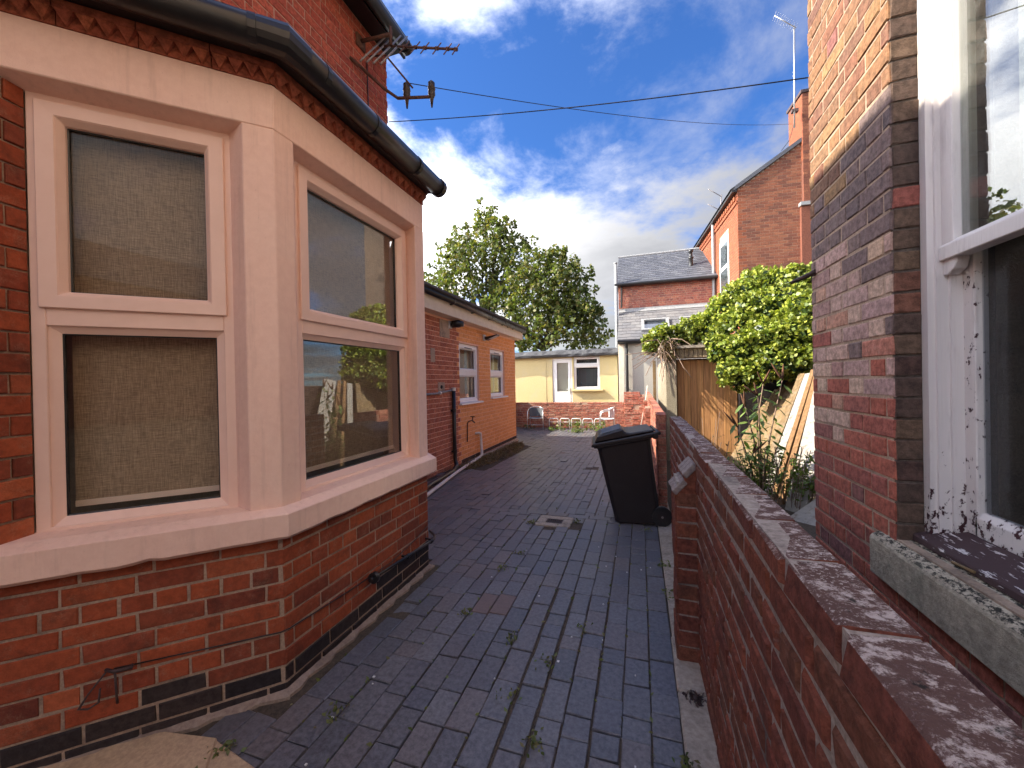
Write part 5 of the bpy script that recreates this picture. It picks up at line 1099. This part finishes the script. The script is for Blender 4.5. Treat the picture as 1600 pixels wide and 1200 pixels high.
def weed(loc, r, h, n, size, mat, label, name='weed_clump', group='weeds in the yard and alley', cat='weed', asp=.4):
    t = thing(name, label, cat, loc, group); mb = MB(); P = []
    for k in range(max(3, n // 14)):
        a = random.uniform(0, 6.28); q = Vector(loc) + Vector((math.cos(a) * r * random.random(), math.sin(a) * r * random.random(), 0)); e = q + Vector((math.cos(a) * r * .5, math.sin(a) * r * .5, h * random.uniform(.5, 1)))
        mb.tube([q, q.lerp(e, .5) + Vector((0, 0, h * .1)), e], .004, 4, False)
        for j in range(14): f = .25 + .75 * random.random(); P.append(q.lerp(e, f) + Vector((random.gauss(0, .22 * r), random.gauss(0, .22 * r), random.gauss(0, .06 * h))))
    o = mb.build('stem', M['twig'], t, True); o['kind'] = 'stuff'
    o = leaves('foliage', [tuple(p) for p in P], size, M[mat], t, up=.8, asp=asp); o['kind'] = 'stuff'; return t
weed((1.63, 5.38, 0), .26, .72, 380, .075, 'leaf_weed', 'bright nettle like weeds behind the low wall nearest the right hand house')
weed((1.30, 5.2, 0), .24, .75, 280, .07, 'leaf_weed', 'sunlit weeds behind the low wall left of the white boards')
weed((1.88, 5.45, 0), .2, .5, 260, .08, 'leaf_weed', 'leafy weeds at the foot of the wide white board')
weed((.72, 5.0, 0), .22, .95, 160, .06, 'leaf_dry', 'dry seeding weeds growing against the back of the low wall')
weed((.95, 6.6, 0), .2, 1.05, 120, .035, 'leaf_dry', 'tall dry seed heads in front of the brown door boards')
weed((-2.25, 13.25, -.15), .36, .40, 200, .10, 'leaf_weed', 'bright weed clump below the white hoops at the yard wall')
weed((-1.35, 12.75, -.15), .36, .32, 190, .10, 'leaf_weed', 'bright weed clump under the pale backed chair')
weed((-2.7, 12.75, -.15), .22, .16, 90, .09, 'leaf_weed', 'low flat weed between the two chairs')
weed((-1.9, 12.5, -.15), .25, .14, 90, .09, 'leaf_weed', 'low weed on the sunlit paving in front of the hoops')
weed((-3.75, 13.2, -.15), .3, .2, 90, .08, 'leaf_moss', 'shaded weed behind the grey chair')
dg = []
for k in range(2600):
    y = random.uniform(6.35, 9.9); w_ = .50 * math.sin(math.pi * min(1, max(0, (y - 6.2) / 3.8))) ** .5; x = -3.22 + random.random() * (w_ + .08); dg.append((x, y, gz(y) + abs(random.gauss(0, .035))))
tag(leaves('dry_grass', dg, .085, M['leaf_dry'], base=(-3, 8, -.1), up=.2, asp=.12, curl=.5), 'matted dry grass along the foot of the extension wall', kind='stuff')
P = []
for k in range(300):
    x = .145 - .1235 * random.randrange(1, 15); y = random.uniform(1.0, 4.2) if random.random() < .7 else random.uniform(4.4, 9)
    if inside_bay(x, y): continue
    P.append((x + random.gauss(0, .004), y, gz(y) + .004))
for (x, y, n) in ((-.74, 2.15, 26), (-.5, 2.0, 20), (-.62, 1.75, 20), (-.45, 1.55, 26), (-1.08, 2.95, 22), (-1.02, 3.25, 18), (-.35, 2.35, 16), (.16, 3.35, 40), (.17, 2.9, 22), (.15, 1.60, 55), (-1.12, 4.0, 40), (-.66, 4.15, 30), (-.36, 5.6, 26), (-.15, 6.2, 24), (-1.35, 1.42, 30), (-1.66, 1.13, 46), (-.72, 8.0, 70), (.05, 4.1, 16), (-1.1, 2.3, 20)):
    for k in range(n): P.append((x + random.gauss(0, .025), y + random.gauss(0, .03), gz(y) + abs(random.gauss(.008, .012))))
tag(leaves('joint_weeds', P, .028, M['leaf_moss'], base=(-.6, 2.5, 0), up=.7, asp=.5), 'tiny weeds and moss in the joints of the paving', kind='stuff')
P = [(random.uniform(-1.6, .1), random.uniform(1.0, 4.0)) for _ in range(26)]
mb = MB()
for x, y in P:
    if inside_bay(x, y): continue
    r = random.uniform(.003, .006); mb.box(x - r, x + r, -y - r, -y + r, .003, .007)
tag(mb.build('grit', M['white_metal'], base=(0, 0, 0)), 'white specks of grit scattered on the paving', kind='stuff')
P = blob((.215, 1.98, .012), (.05, .045, .012), 90, .1)
tag(leaves('droppings', P, .03, M['cast'], base=(.215, 1.98, .008), up=.2, asp=.5), 'dark clot of dead leaves on the concrete strip by the pier', 'debris')
mb = MB(); mb.tube([(.975, 1.68, .873), (.99, 1.615, .872)], .005, 8); tag(mb.build('cigarette_end', M['plank'], smooth=True), 'orange cigarette end on the mossy stone sill', 'cigarette end')

# far background beyond the cream building
tl = []
for k in range(30):
    x = -34 + k * 1.9 + random.uniform(-.5, .5)
    if -17 < x < -2.2 or x > 5: continue
    tl.append(blob((x, 44 + random.uniform(-3, 3), random.uniform(1.5, 2.6)), (2.2, 2, random.uniform(1.8, 2.6)), 420, .4))
tag(leaves('far_trees', np.concatenate(tl), .5, M['leaf_tree'], base=(-10, 44, 0), up=.5), 'far line of trees beyond the yards', kind='stuff')
mb = MB(); mb.box(-30, 12, -60.2, -60, -.4, 1.9); tag(mb.build('far_wall', M['brick_slate']), 'distant brick garden wall', 'wall')

hs = thing('terraced_house', 'brick house across the street behind the camera', 'house', (0, -20, 0))
mb = MB(); mb.box(-14, 14, 20, 26, -.1, 6.5); mb.build('wall', M['brick_red'], hs)
mb = MB(); mb.fr((0, 0, 0), 0); V = [(-14.3, -19.7, 6.5), (14.3, -19.7, 6.5), (14.3, -23, 9), (-14.3, -23, 9), (14.3, -26.3, 6.5), (-14.3, -26.3, 6.5)]; mb.add(V, [(0, 1, 2, 3), (3, 2, 4, 5), (0, 3, 5), (1, 4, 2)]); mb.build('roof', M['slate'], hs)
